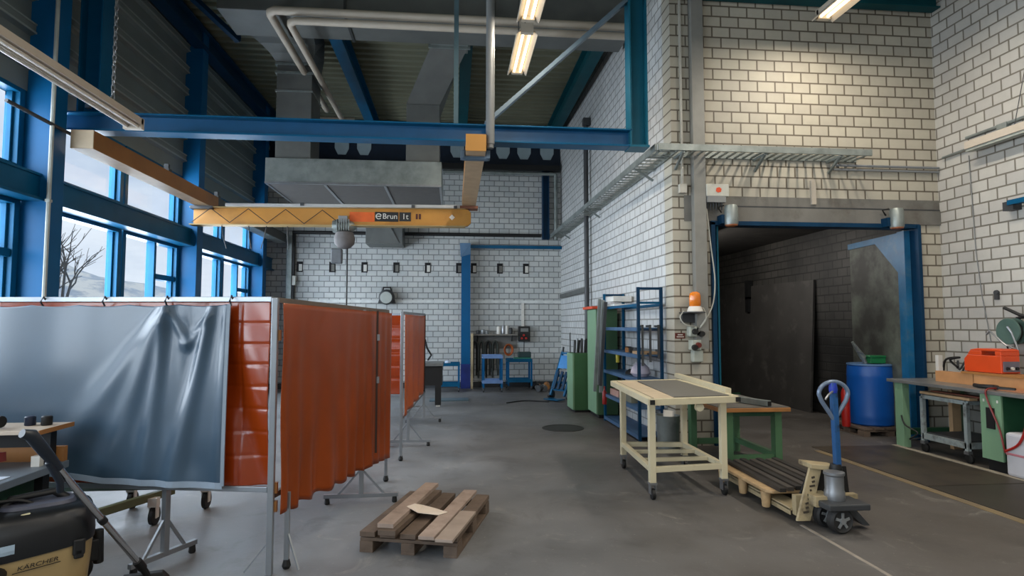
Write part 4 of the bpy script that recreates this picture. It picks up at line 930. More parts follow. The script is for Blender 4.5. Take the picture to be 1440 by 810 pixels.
# turn the wheels a little: build pump and mast
build(MB().lathe([(.075,.23),(.078,.25),(.075,.30),(.07,.31),(.07,.42),(.078,.43),(.078,.45),(.03,.46)], (3.03,4.58,0), 24), 'pump', mat('dull_pump_steel', (.50,.51,.52), .42, .6, .1), jk, True, 0, SM)
build(MB().prism([(3.12,.23),(3.30,.03),(3.25,.03),(3.10,.15)], 4.55, 4.65, 'y'), 'stand_leg', grey_dk, jk, True)
build(MB().lathe([(.045,.42),(.05,.46),(.04,.50)], (3.08,4.63,0), 14), 'mast_socket', black, jk, True, 0, SM)
build(MB().bar((3.10,4.63,.28),(3.06,4.60,1.15),.045,.05,(0,1,0)), 'tiller', mat('tiller_blue', (.15,.34,.54), .4, .2, .15, 10, spots=((.12,.14,.2),9,.55,.7)), jk, True, .006)
lp = []
for i in range(25):
    t = -PI/2+2*PI*i/24
    xx = .125*math.cos(t)*(1. if math.sin(t) > -.1 else 1-.72*((-math.sin(t)-.1)/.9)); zz = 1.06+.10*math.sin(t) if math.sin(t) > 0 else 1.06+.20*math.sin(t)
    lp.append((3.065+xx, 4.605, zz))
build(MB().tube(lp, .017, 10, False), 'handle_loop', mat('grey_blue_handle', (.42,.48,.56), .35, .3, .1), jk, True, 0, SM)
build(MB().tube([(3.07,4.59,1.10),(3.0,4.57,1.06),(2.97,4.57,1.02)], .009, 6), 'release_lever', steel, jk, True, 0, SM)
build(MB().lathe([(.028,1.07),(.034,1.10),(.028,1.15)], (3.06,4.60,0), 10), 'handle_hub', mat('hub_blue', (.12,.22,.62), .4), jk, True, 0, SM)
# pressed wood pallet on the forks
pp = thing('pressed_wood_pallet', 'pale pressed wood pallet with cup feet lying on the forks of the pallet truck', 'pallet', (3.05,5.45,.11))
chip = mat('pressed_chip', (.66,.55,.40), .8, 0, .18, 16, bump=.3)
build(MB().prism([(2.70,5.05),(2.74,5.0),(3.36,5.0),(3.40,5.05),(3.40,6.02),(3.36,6.06),(2.74,6.06),(2.70,6.02)], .165, .195), 'deck', chip, pp, True, .008)
for x in (2.735,3.07,3.40):
    for y in (5.10,5.52,5.95):
        build(MB().lathe([(.028,.03),(.034,.035),(.044,.165)], (x,y,0), 14), 'cup_foot', chip, pp, True, 0, SM)
for i in range(7):
    x = 2.80+.088*i; y0 = 4.93+.03*(i % 3)
    single(MB().bar((x,y0,.213),(x+.035,6.08-.04*(i % 2),.213),.055,.032), 'dark_bar', mat('dark_bar_%d' % (i % 2), ((.20,.19,.18),(.29,.27,.25))[i % 2], .5, .2, .2), 'dark steel bar lying lengthwise on the pressed wood pallet', 'bar', 'dark bars on the pressed wood pallet')

# ================================================================== SIDE WALL BENCH
wb = thing('long_bench', 'long green bench with grey steel top along the side wall', 'workbench', (6.4,6,0))
build(MB().box(5.93,6.90,2.8,7.74,.845,.885), 'bench_top', mat('steel_top', (.50,.50,.49), .35, .4, .15, 4), wb, True, .004)
for x in (6.0,6.8):
    build(MB().box(x-.05,x+.05,7.48,7.62,0,.845), 'leg', green_lt, wb, True, .004)
build(MB().box(6.06,6.74,7.52,7.58,.16,.24), 'foot_rail', green_dk, wb, True)
pd = build(MB().box(5.965,6.58,6.03,6.29,.13,.845), 'pedestal', green_dk, wb, True, .004)
build(MB().box(5.945,5.965,6.03,6.29,.13,.845), 'pedestal_front', green_lt, pd, True)
build(MB().box(6.0,6.55,6.05,6.27,0,.13), 'pedestal_plinth', black, pd, True)
build(MB().box(5.933,5.945,6.11,6.21,.47,.70), 'socket_plate', black, pd, True)
for y_ in (6.07,6.24): build(MB().box(5.938,5.945,y_-.008,y_+.008,.76,.79), 'bolt', white, pd, True)
build(MB().box(6.40,6.9,4.0,6.03,.10,.84), 'rear_panel', green_dk, wb, True)
# trolley below the bench
uc = thing('low_trolley', 'grey steel frame trolley on casters parked under the green bench', 'trolley', (6.3,6.9,0))
gm = mat('grey_green_steel', (.60,.64,.64), .45, .3, .12, 6, spots=((.34,.33,.31),6,.5,.7))
ul = [(6.02,6.56),(6.02,7.22),(6.62,6.56),(6.62,7.22)]
for x, y in ul:
    build(MB().bar((x,y,.14),(x,y,.70),.045,.045,(0,1,0)), 'upright', gm, uc, True)
    c = build(MB().box(x-.03,x+.03,y-.03,y+.03,.10,.14), 'caster', steel, uc, True)
    build(MB().lathe([(.04,-.02),(.055,-.015),(.055,.015),(.04,.02)], (x,y-.02,.055), 14, 'x'), 'wheel', black, c, True, 0, SM)
for a, b_ in ((0,1),(0,2),(1,3),(2,3)):
    p, q = ul[a], ul[b_]
    build(MB().bar((p[0],p[1],.70),(q[0],q[1],.70),.045,.045), 'top_rail', gm, uc, True)
    build(MB().bar((p[0],p[1],.20),(q[0],q[1],.20),.045,.07), 'lower_rail', gm, uc, True)
build(MB().box(6.04,6.6,6.58,7.2,.235,.25), 'tray', grey_dk, uc, True)
single(MB().bar((6.06,6.5,.745),(6.10,7.3,.745),.10,.03), 'plank', wood, 'pale plank lying on the trolley under the bench, outer one', 'plank', 'planks on the low trolley')
single(MB().bar((6.22,6.45,.75),(6.22,7.25,.75),.12,.04), 'plank', mat('red_brown_plank', (.45,.25,.18), .6), 'red brown plank lying on the trolley under the bench', 'plank', 'planks on the low trolley')
single(MB().box(6.50,6.62,7.30,7.36,0,.80), 'upright_plank', wood, 'pale plank standing upright behind the low trolley', 'plank')
# jerrycans
jm = mat('milky_plastic', (.80,.80,.82), .4, 0, .05, transl=.15)
for x, y, lb, bm_ in ((6.05,5.84,'white jerrycan with red band on the floor before the green pedestal',red),(6.10,5.50,'milky jerrycan with green liquid behind the red banded one',green)):
    o = thing('jerrycan', lb, 'jerrycan', (x,y,0))
    build(MB().box(x-.14,x+.14,y-.12,y+.13,.01,.47), 'body', jm, o, True, .03)
    build(MB().box(x-.143,x+.143,y-.123,y+.133,.22,.27) if bm_ is red else MB().box(x-.143,x+.143,y-.123,y+.133,.02,.24), 'band' if bm_ is red else 'liquid_level', mat('pink_band', (.72,.45,.48), .5) if bm_ is red else mat('teal_liquid', (.22,.45,.38), .4), o, True, .02)
    build(MB().lathe([(.03,.47),(.035,.475),(.035,.51),(.03,.52)], (x+.06,y+.05,0), 12), 'cap', black, o, True, 0, SM)
# planks and welder on the bench
pkm = mat('golden_plank', (.72,.52,.34), .55, 0, .15, 5)
single(MB().box(6.30,6.40,6.75,7.32,.885,1.02), 'timber', pkm, 'golden brown timber on edge on the bench, first from the gate', 'timber', 'timbers on the bench')
single(MB().box(6.29,6.39,5.3,6.73,.885,1.02), 'timber', pkm, 'golden brown timber on edge on the bench under the orange welder', 'timber', 'timbers on the bench')
single(MB().box(6.28,6.62,5.4,6.9,1.02,1.045), 'thin_board', wood_or, 'thin brown board carrying the orange welder', 'board')
single(MB().box(6.36,6.42,7.33,7.38,.885,1.22), 'white_upright', white, 'short pale upright slat at the gate end of the timbers', 'slat')
wd = thing('welder', 'orange red portable welding machine with carry handle on the bench', 'welding machine', (6.48,6.55,1.045))
body = MB().prism([(6.36,1.05),(6.36,1.22),(6.42,1.33),(6.58,1.33),(6.62,1.24),(6.62,1.05)], 6.42, 6.92, 'y')
bo = MB()
# side profile along y with sloping ends and a handle slot, extruded in x
sl = [(6.42,1.05),(6.93,1.05),(6.93,1.20),(6.84,1.315),(6.74,1.335),(6.46,1.335),(6.42,1.28)]
slot = (6.50,6.68,1.265,1.305)
bo.prism([(6.42,1.05),(6.93,1.05),(6.93,1.20),(6.88,1.255),(6.42,1.255)], 6.36, 6.60, 'x')
bo.prism([(6.42,1.255),(6.50,1.255),(6.50,1.305),(6.42,1.305)], 6.36, 6.60, 'x').prism([(6.68,1.255),(6.88,1.255),(6.845,1.305),(6.68,1.305)], 6.36, 6.60, 'x')
bo.prism([(6.42,1.305),(6.845,1.305),(6.83,1.32),(6.74,1.335),(6.46,1.335),(6.42,1.32)], 6.36, 6.60, 'x')
build(bo, 'body', orange_pl, wd, True, .006)
build(MB().box(6.38,6.58,6.405,6.42,1.07,1.19), 'front_panel', mat('panel_grey', (.40,.38,.42), .4), wd, True)
for x in (6.42,6.48,6.54):
    build(MB().lathe([(.018,-.02),(.02,0)], (x,6.405,1.11), 10, 'y'), 'knob', (black,white,black)[int((x-6.42)/.055)], wd, True)
build(MB().box(6.37,6.59,6.44,6.90,1.045,1.052), 'foot', black, wd, True)
# cable reel on the wall
rl_ = thing('cable_reel', 'green grey cable reel with wire frame hanging on the side wall', 'cable reel', (6.85,6.68,1.54))
build(MB().lathe([(.02,-.10),(.155,-.10),(.16,-.09),(.16,-.08),(.06,-.075),(.06,.0),(.16,.005),(.16,.02),(.02,.03)], (6.82,6.68,1.54), 26, 'x'), 'spool', mat('grey_green_reel', (.28,.38,.35), .45), rl_, True, 0, SM)
build(MB().lathe([(.06,-.075),(.12,-.07),(.12,-.01),(.06,0)], (6.82,6.68,1.54), 20, 'x'), 'cable_winding', black, rl_, True, 0, SM)
build(MB().tube([(6.70,6.95,1.50),(6.70,6.90,1.54),(6.72,6.72,1.38),(6.72,6.55,1.32),(6.72,6.62,1.52),(6.70,6.66,1.60)], .013, 8), 'wire_frame', steel, rl_, True, 0, SM)
build(MB().tube([(6.86,6.68,1.70),(6.80,6.50,1.72),(6.78,6.38,1.66)], .02, 8).tube([(6.71,6.7,1.83),(6.76,6.55,1.74),(6.8,6.3,1.66)], .02, 8), 'handle', black, rl_, True, 0, SM)
for i, yy in enumerate((6.60,6.66)):
    build(MB().tube([(6.73,yy+.04,1.36),(6.74,yy+.02,1.20),(6.72,yy,1.05),(6.68,yy-.02,1.03)], .01, 6), 'loose_cable', black, rl_, True, 0, SM)
# cables and tools on the bench
def spl(pts, n=6):
    c_ = [Vector(p) for p in pts]; o = []
    for i in range(len(c_)-1):
        p1_, p2_ = c_[i], c_[i+1]; p0_ = c_[max(i-1,0)]; p3_ = c_[min(i+2,len(c_)-1)]
        for t in range(n):
            u = t/n
            o.append(.5*((2*p1_)+(p2_-p0_)*u+(2*p0_-5*p1_+4*p2_-p3_)*u*u+(3*p1_-p0_-3*p2_+p3_)*u**3))
    o.append(c_[-1]); return o
single(MB().tube(spl([(6.5,7.2,.90),(6.55,7.1,1.12),(6.58,7.05,1.2),(6.6,6.98,1.12),(6.5,7.0,1.22),(6.45,7.1,1.05),(6.52,7.2,1.15),(6.6,7.3,1.05)]), .012, 6), 'cable_tangle', grey_dk, 'tangle of dark cable behind the first timber on the bench', 'cable', smooth=SM)
single(MB().tube(spl([(6.45,7.36,1.02),(6.4,7.25,1.17),(6.5,7.15,1.20),(6.5,7.3,1.16),(6.42,7.1,1.08)]), .014, 6), 'pliers_cable', black, 'black coiled lead with clamp on the timber at the gate end', 'cable', smooth=SM)
single(MB().tube(spl([(6.2,6.62,.90),(6.12,6.45,.905),(6.16,6.3,.91),(6.08,6.2,.905),(6.15,6.05,.90)]), .026, 7), 'dark_cloth', black, 'dark crumpled cable bundle on the steel bench top', 'cable bundle', smooth=SM)
single(MB().box(6.06,6.42,5.55,6.2,.887,.90), 'brown_board', mat('brown_board', (.62,.42,.30), .6), 'thin reddish brown board lying flat at the bench front', 'board')
single(MB().tube(spl([(6.1,6.2,.905),(5.93,6.18,.90),(5.915,6.17,.80),(5.925,6.05,.5),(5.92,6.0,.32),(5.93,5.99,.24)]), .010, 6), 'red_lead', mat('red_lead', (.45,.12,.10), .4), 'dark red lead hanging over the bench front by the pedestal', 'lead', smooth=SM)
single(MB().tube(spl([(6.1,5.55,.905),(5.95,5.62,.93),(5.915,5.68,.86),(5.90,5.70,.6),(5.885,5.78,.38),(5.90,5.95,.27)]), .013, 6), 'red_lead', red, 'thick red and black lead looping from the bench over the jerrycan', 'lead', smooth=SM)
single(MB().tube(spl([(5.94,7.5,.42),(5.95,7.45,.30),(6.0,7.3,.22),(5.97,7.4,.12),(6.1,7.2,.20)]), .010, 6), 'black_lead', black, 'black lead looped round the green leg at the gate end of the bench', 'lead', smooth=SM)

# ================================================================== WOODEN PALLET
wp_ = pallet('euro_pallet', 'old wooden pallet lying on the floor before the orange screen', (-.66,4.46,0), R(-15.5), .72, 1.06, .145, wood_old)
def plank(label, u0, u1, v0, v1, z, th, m, du=0., name='loose_plank'):
    o = single(MB().hexa([(u0,v0,z),(u1,v0,z),(u1+du,v1,z),(u0+du,v1,z),(u0,v0,z+th),(u1,v0,z+th),(u1+du,v1,z+th),(u0+du,v1,z+th)]), name, m, label, 'plank', 'loose planks on the old pallet', bevel=.002)
    o.location = (-.66,4.46,0); o.rotation_euler = (0,0,R(-15.5)); return o
plank('thick pale plank on the old pallet, raised highest on its window side', .14,.26,-.02,1.10,.185,.03, wood_lt, -.01)
plank('brown plank under the raised pale one on the old pallet', .16,.29,-.06,1.0,.147,.036, wood_old, .02)
plank('long pale plank on the old pallet, nearer the middle on its gate side', .47,.585,-.10,1.08,.150,.024, wood_lt, .02)
plank('short notched pale board at the gate side edge of the old pallet', .595,.72,-.12,.52,.147,.020, mat('pale_grey_board', (.60,.54,.49), .7, 0, .12, 7), .01)
o = single(MB().add([(.22,.36,.222),(.33,.30,.20),(.48,.34,.178),(.53,.42,.178),(.40,.50,.178),(.30,.52,.19),(.26,.44,.222)]+[(x,y,z+.004) for x,y,z in [(.22,.36,.222),(.33,.30,.20),(.48,.34,.178),(.53,.42,.178),(.40,.50,.178),(.30,.52,.19),(.26,.44,.222)]],
    [tuple(range(6,-1,-1)),tuple(range(7,14))]+[(k_,(k_+1)%7,7+(k_+1)%7,7+k_) for k_ in range(7)]), 'torn_cardboard', paper, 'torn pale cardboard piece lying on the old wooden pallet', 'cardboard')
o.location = (-.66,4.46,0); o.rotation_euler = (0,0,R(-15.5))

# ================================================================== WELDING SCREENS
def tleg(o, c, d, w, ztop, m=alu, zl=.07):
    """T foot: c floor point, d unit direction of the foot bar, w half width"""
    c = Vector((c[0],c[1],0)); d = Vector((d[0],d[1],0)).normalized()
    f = build(MB().bar(c-d*w+Vector((0,0,zl)), c+d*w+Vector((0,0,zl)), .035, .035), 'foot_bar', m, o, True, .003)
    build(MB().bar(c+Vector((0,0,zl)), c+Vector((0,0,ztop)), .04, .04, (d.x,d.y,0)), 'leg', m, o, True, .003)
    for s in (-1,1):
        build(MB().bar(c+d*s*w*.62+Vector((0,0,zl+.01)), c+Vector((0,0,zl+.24)), .018, .018), 'brace', m, f, True)
        e = c+d*s*(w-.03)
        build(MB().lathe([(.02,0),(.025,.01),(.02,.055)], (e.x,e.y,0), 10), 'foot', black, f, True)
def frame(o, A, B, ztA, ztB, zbA, zbB, m=alu):
    A, B = Vector((*A,0)), Vector((*B,0)); z_ = lambda p, z: p+Vector((0,0,z))
    build(MB().bar(z_(A,ztA),z_(B,ztB),.035,.035), 'top_tube', m, o, True, .003)
    build(MB().bar(z_(A,zbA),z_(B,zbB),.035,.035), 'bottom_tube', m, o, True, .003)
    return A, B
def curtain(o, name, A, B, zt, zb, m, disp, nu, nv, off=0., solid=.003, hemmed=None):
    """hung sheet from A to B; zt, zb are functions of u; disp(u, v) pushes it sideways (v=0 top)"""
    A, B = Vector((*A,0)), Vector((*B,0)); d = (B-A); n = Vector((d.y,-d.x,0)).normalized()
    def fn(u, v):
        p = A+d*u+n*(off+disp(u,v)); return (p.x,p.y,zt(u)+(zb(u)-zt(u))*v)
    return build(MB().grid(fn, nu, nv), name, m, o, True, 0, R(80), solid)
P0 = (-1.183,4.12); P1 = (-.815,5.80); P2 = (-.69,6.40)
# --- near side screen, two hinged sections
s1 = thing('welding_screen', 'near large orange welding screen panel with full height post, facing the hall', 'welding screen', (*P0,0), 0, 'orange welding screens')
build(MB().bar((*P0,.0),(*P0,1.80),.04,.04,(0,1,0)), 'post', alu, s1, True, .004)
frame(s1, P0, P1, 1.785, 1.765, .50, .50, mat('brown_grey_tube', (.40,.36,.32), .5, .3, .1))
f1 = lambda u, v: (.003+.016*v)*math.sin(u*46+2.2*math.sin(u*7))*(.15+.85*v) + .010*math.sin(u*13+1)*v + .006*math.sin(v*9+u*11)
c1 = curtain(s1, 'curtain', P0, P1, lambda u: 1.765-.02*u, lambda u: .385-.085*u+.012*math.sin(u*40), pvc_or, f1, 150, 40, .055)
tleg(s1, (-.83,5.655), (1,.03), .33, 1.76)
for zz in (1.55,.55,.43):
    build(MB().cbox((P0[0]+.025,P0[1]+.02,zz),(.02,.03,.07)), 'clip', wood_or, s1, True)
build(MB().bar((-1.10,4.215,.06),(-1.10,4.215,.5),.03,.03,(0,1,0)).bar((-1.10,4.215,.25),(-1.0,4.13,.02),.012,.012).bar((-1.183,4.12,.22),(-1.34,4.12,.02),.008,.008), 'leg', alu, s1, True)
build(MB().lathe([(.02,.0),(.03,.02),(.02,.06)], (-1.10,4.215,0), 10), 'foot', black, s1, True)
s2 = thing('welding_screen', 'narrow orange welding screen section hinged to the far edge of the near large one', 'welding screen', (*P1,0), 0, 'orange welding screens')
frame(s2, P1, P2, 1.765, 1.758, .48, .48, mat('brown_grey_tube', (.40,.36,.32), .5, .3, .1))
f2 = lambda u, v: .012*math.sin(u*22+.7)*(.2+.8*v)
curtain(s2, 'curtain', P1, P2, lambda u: 1.75-.01*u, lambda u: .295-.045*u, pvc_or, f2, 50, 24, .045)
build(MB().bar((*P2,.05),(*P2,1.76),.03,.03,(0,1,0)), 'post', alu, s2, True, .003)
build(MB().lathe([(.02,0),(.03,.02),(.02,.06)], (*P2,0), 10), 'foot', black, s2, True)
build(MB().bar((P1[0]+.095,P1[1]-.01,.42),(P1[0]+.095,P1[1]-.01,1.755),.02,.012,(0,1,0)), 'hinge_strap', mat('dark_brown_strap', (.22,.14,.10), .6), s2, True)
for zz in (1.5,1.1):
    build(MB().cbox((P1[0]+.107,P1[1]-.015,zz),(.02,.03,.06)), 'clip', alu, s2, True)
# --- near front screen, red orange pvc with crossing fold lines, seen beside the dark sheet
F1 = (-3.24,4.617)
s3 = thing('welding_screen', 'red orange welding screen with square fold creases behind the slate blue sheet', 'welding screen', (-2.2,4.4,0), 0, 'orange welding screens')
frame(s3, (P0[0]-.02,P0[1]+.005), F1, 1.79, 1.80, .545, .51)
def f3(u, v):
    hx = 0
    for c in (.12,.235,.345,.465,.585,.71,.84): hx += .0045*math.exp(-((v-c)/.008)**2)
    for c in (.10,.22,.34,.47): hx += .004*math.exp(-((u-c)/.005)**2)
    s_ = u*2.11; z_ = v*1.25
    q = (s_-.02)-(1.25-z_)*.32                 # a soft diagonal billow toward the lower post
    return hx+.05*math.exp(-((q-.02)/.11)**2)*(.25+.75*v) + .006*math.sin(v*9+3*math.sin(s_*5))*math.exp(-u*3)
curtain(s3, 'curtain', (P0[0]-.035,P0[1]+.01), F1, lambda u: 1.775+.01*u, lambda u: .56-.04*u, pvc_rd, f3, 220, 130, 0.)
tleg(s3, (-1.945,4.37), (.195,.385), .25, .56)
# --- slate blue vinyl sheet hung over the front of it
ts = thing('vinyl_sheet', 'slate blue vinyl sheet hung in folds over the front welding screen', 'vinyl sheet', (-2.4,4.35,0))
T0 = (-1.475,4.175); T1 = (-3.35,4.63)
def ridge(s, z, s0, z0, s1, z1, w0, w1, a):
    # gaussian fold from (s0,z0) to (s1,z1), widening on the way
    dx, dz = s1-s0, z1-z0; l2 = dx*dx+dz*dz
    t = ((s-s0)*dx+(z-z0)*dz)/l2
    if t < -.1: return 0.
    d = ((s-s0)*dz-(z-z0)*dx)/math.sqrt(l2); tt = max(0, min(t,1.15)); w = w0+(w1-w0)*tt
    fall = 1 if t < 1 else math.exp(-((t-1)/.12)**2)
    rise = min(1, max(0, t+.1)*5)
    return a*math.exp(-(d/w)**2)*fall*rise
def f4(u, v):
    s = u*1.93; z = 1.765-v*1.22
    h_ = ridge(s,z,.46,1.76,1.12,.80,.05,.13,.020)+ridge(s,z,.455,1.76,.86,.66,.045,.11,.026)+ridge(s,z,.45,1.76,.58,.60,.03,.075,.024)
    h_ += ridge(s,z,.12,1.76,.36,.58,.03,.08,.032)+ridge(s,z,.02,1.76,.03,.6,.02,.05,.014)
    h_ += ridge(s,z,.45,1.74,.30,1.50,.02,.04,.014)+ridge(s,z,.13,1.70,.31,1.49,.02,.04,.012)
    h_ -= ridge(s,z,.28,1.72,.24,.7,.06,.10,.014)
    h_ += .010*math.sin(s*3.2+z*2)+.016*v*math.sin(s*2.1+.6)*max(0,min(1,(s-.8)/.5))
    return h_
top4 = lambda u: 1.757-.012*abs(math.sin(u*PI*5.2))
bot4 = lambda u: .555+.0*u+(.02 if u < .45 else .02+.13*(u-.45))
sh = curtain(ts, 'sheet', T0, T1, top4, bot4, tarp, lambda u, v: -f4(u,v), 260, 130, -.045)
sh.rotation_euler = (0,0,0)
A4, B4 = Vector((*T0,0)), Vector((*T1,0)); d4 = B4-A4; n4 = Vector((d4.y,-d4.x,0)).normalized()
hm = []
for i in range(41):
    u = i/40; p = A4+d4*u+n4*(-.045-f4(u,1)); hm.append((p.x,p.y,bot4(u)))
hb_ = MB()
for i in range(40):
    a, b_ = Vector(hm[i]), Vector(hm[i+1]); hb_.hexa([a+Vector((0,-.006,-.02)),b_+Vector((0,-.006,-.02)),b_+Vector((0,.006,-.02)),a+Vector((0,.006,-.02)),a+Vector((0,-.006,.02)),b_+Vector((0,-.006,.02)),b_+Vector((0,.006,.02)),a+Vector((0,.006,.02))])
build(hb_, 'bottom_hem', hem, ts, True)
vh = MB(); last = None
for i in range(31):
    v_ = i/30; p = A4+n4*(-.045-f4(0,v_)); q = Vector((p.x,p.y,top4(0)+(bot4(0)-top4(0))*v_))
    if last is not None: vh.bar(last,q,.022,.012,(0,1,0))
    last = q
build(vh, 'side_hem', hem, ts, True)
for u in (.0,.245,.49,.74,.97):
    p = A4+d4*u+n4*(-.02); build(MB().tube([(p.x+.0,p.y,1.75),(p.x,p.y-.03,1.78),(p.x,p.y,1.815),(p.x,p.y+.035,1.78)], .006, 6), 'tie', grey_dk, ts, True)
# --- further cell: side screen and front screen
Q0 = (-.62,7.34); Q1 = (-.49,10.1)
s5 = thing('welding_screen', 'further orange welding screen running back beyond the near pair', 'welding screen', (*Q0,0), 0, 'orange welding screens')
build(MB().bar((*Q0,.05),(*Q0,1.77),.035,.035,(0,1,0)), 'post', alu, s5, True, .003)
build(MB().lathe([(.02,0),(.03,.02),(.02,.06)], (*Q0,0), 10), 'foot', black, s5, True)
frame(s5, Q0, Q1, 1.765, 1.79, .50, .50)
f5 = lambda u, v: .02*math.sin(u*24+.6)*(.3+.7*v)
curtain(s5, 'curtain', (Q0[0]+.01,Q0[1]+.02), Q1, lambda u: 1.745+.02*u, lambda u: .52+.02*u, mat('bright_orange_pvc', (.76,.36,.05), .38, 0, .08, 2, transl=.18, coat=.2), f5, 90, 24, .02)
build(MB().bar((Q1[0],Q1[1],.5),(Q1[0],Q1[1],1.79),.05,.05,(0,1,0)), 'dark_edge', black, s5, True)
tleg(s5, (-.60,8.20), (1,.0), .30, 1.76); tleg(s5, (-.49,10.15), (1,.1), .30, 1.76)
s6 = thing('welding_screen', 'creased red orange welding screen glimpsed through the gap between the two side screens', 'welding screen', (-1.7,9.8,0), 0, 'orange welding screens')
frame(s6, (-.80,9.7), (-2.7,9.95), 1.79, 1.79, .50, .50)
f6 = lambda u, v: sum(.012*math.exp(-((v-c)/.02)**2) for c in (.13,.3,.47,.64,.8))+.02*math.sin(v*9)
curtain(s6, 'curtain', (-.82,9.7), (-2.68,9.95), lambda u: 1.77, lambda u: .52, pvc_rd, f6, 60, 90, -.01)
tleg(s6, (-1.9,9.85), (.2,1), .28, 1.77)

# ================================================================== NEAR WORKPLACE
cg = mat('cart_green_grey', (.33,.40,.36), .45, .2, .15, 6)
ck = thing('frame_cart', 'grey green steel frame cart on casters behind the hanging slate blue sheet', 'cart', (-2.9,5.2,0))
for p, q in (((-3.9,5.50,.24),(-2.15,5.48,.24)),((-3.7,4.95,.24),(-2.66,4.72,.24))):
    build(MB().bar(p,q,.05,.05), 'long_bar', cg, ck, True, .004)
build(MB().bar((-2.70,4.66,.22),(-2.36,5.42,.22),.05,.06), 'end_bar', mat('olive_bar', (.36,.38,.28), .5, .1, .12), ck, True, .004)
build(MB().bar((-3.9,5.56,.34),(-2.2,5.56,.34),.035,.035), 'upper_bar', alu, ck, True)
for x, y in ((-2.41,5.20),(-2.17,5.62),(-2.82,5.68),(-3.6,5.0)):
    c = build(MB().box(x-.035,x+.035,y-.03,y+.03,.15,.22).box(x-.03,x-.022,y-.02,y+.03,.06,.16).box(x+.022,x+.03,y-.02,y+.03,.06,.16), 'caster', white, ck, True)
    build(MB().lathe([(.045,-.018),(.075,-.016),(.075,.016),(.045,.018)], (x,y+.015,.075), 18, 'x'), 'wheel', black, c, True, 0, SM)
for x in (-2.45,-2.75):
    build(MB().bar((x,5.52,.25),(x,5.52,.62),.04,.04,(0,1,0)), 'upright', grey_dk, ck, True)
build(MB().box(-3.8,-2.3,5.1,5.6,.62,.66), 'deck', grey_dk, ck, True)
single(MB().box(-3.25,-2.62,5.2,5.55,.355,.50), 'carton', mat('olive_carton', (.36,.33,.26), .7), 'olive brown carton resting on the frame cart below the sheet', 'carton')
# bench block with shelf top
nb = thing('near_bench', 'green workbench with grey top and raised wooden shelf board beside the vacuum cleaner', 'workbench', (-3.0,3.9,0))
build(MB().box(-3.8,-2.507,3.34,4.25,.69,.735), 'bench_top', mat('blue_grey_top', (.42,.46,.50), .45, .1, .12), nb, True, .004)
build(MB().box(-3.75,-2.68,3.86,4.22,.10,.69), 'cabinet', green_dk, nb, True, .004)
build(MB().box(-2.62,-2.57,4.10,4.16,0,.69), 'leg', black, nb, True)
build(MB().box(-2.62,-2.56,4.14,4.20,.735,.952), 'post', black, nb, True)
build(MB().box(-3.8,-2.52,4.21,4.25,.735,.83), 'back_strip', wood_or, nb, True)
build(MB().box(-3.8,-2.507,3.94,4.28,.952,.976), 'shelf_board', mat('shelf_beige', (.68,.62,.55), .55, 0, .08), nb, True, .003)
build(MB().box(-2.507,-2.503,3.94,4.28,.950,.978), 'shelf_edge', wood_or, nb, True)
build(MB().box(-3.8,-2.66,4.20,4.235,.83,.952), 'shelf_shade', black, nb, True)  # black strip put in for the shade under the shelf
build(MB().box(-2.62,-2.57,4.06,4.10,.735,.80), 'white_block', white, nb, True)
o = thing('angle_grinder', 'dark angle grinder lying on the raised shelf board of the near bench', 'grinder', (-2.9,4.08,.976))
build(MB().tube([(-3.16,4.12,1.02),(-2.875,4.05,1.02),(-2.78,4.03,1.02)], .035, 12, True, [.036,.048,.036]), 'body', black, o, True, 0, SM)
build(MB().tube([(-3.13,4.11,1.055),(-2.97,4.07,1.065)], .022, 8), 'grey_grip', galv, o, True, 0, SM)
for x, lb in ((-2.70,'dark blue small tin on the raised shelf board, next to the grinder'),(-2.60,'black small cup on the raised shelf board, at its outer end')):
    single(MB().lathe([(.028,.976),(.031,.98),(.031,1.03),(.025,1.036)], (x,4.16,0), 12), 'small_tin', (mat('navy', (.08,.12,.2), .4), black)[x > -2.65], lb, 'tin', 'small tins on the raised shelf board', smooth=SM)
single(MB().bar((-3.02,4.05,.79),(-2.72,3.95,.82),.065,.055).bar((-3.02,4.03,.76),(-2.82,3.98,.76),.085,.045), 'red_tool', mat('dull_red', (.42,.14,.12), .5), 'dull red tool lying on the grey top of the near bench', 'tool')
single(MB().box(-3.02,-2.56,3.45,3.8,.736,.740), 'paper_sheet', mat('blue_white_paper', (.72,.76,.82), .8), 'pale paper lying on the grey top of the near bench', 'paper')

# vacuum cleaner
VX, VY = -2.39, 3.74
vc = thing('vacuum_cleaner', 'tan and black wheeled workshop vacuum cleaner on the floor before the near bench', 'vacuum cleaner', (VX,VY,0), R(36))
def sup(rx, ry, e, n=40):
    o = []
    for k in range(n):
        a = 2*PI*k/n; c_, s_ = math.cos(a), math.sin(a)
        o.append((rx*abs(c_)**(2/e)*(1 if c_ >= 0 else -1), ry*abs(s_)**(2/e)*(1 if s_ >= 0 else -1)))
    return o
def stack(levels, e=3.4, n=40):
    mb = MB(); o = []; fs = []
    for (z, rx, ry, cx, cy, tx) in levels:
        for x, y in sup(rx, ry, e, n): o.append((x+cx, y+cy, z+tx*x))
    m_ = len(levels)
    for i in range(m_-1):
        for k in range(n): fs.append((i*n+k, i*n+(k+1) % n, (i+1)*n+(k+1) % n, (i+1)*n+k))
    fs.append(tuple(range(n-1,-1,-1))); fs.append(tuple(range((m_-1)*n, m_*n)))
    return mb.add(o, fs)
build(stack([(.07,.20,.17,0,0,0),(.09,.22,.19,0,0,0),(.30,.235,.20,0,0,0),(.405,.24,.205,0,0,.10)]), 'tub', vac_tan, vc, False, 0, SM)
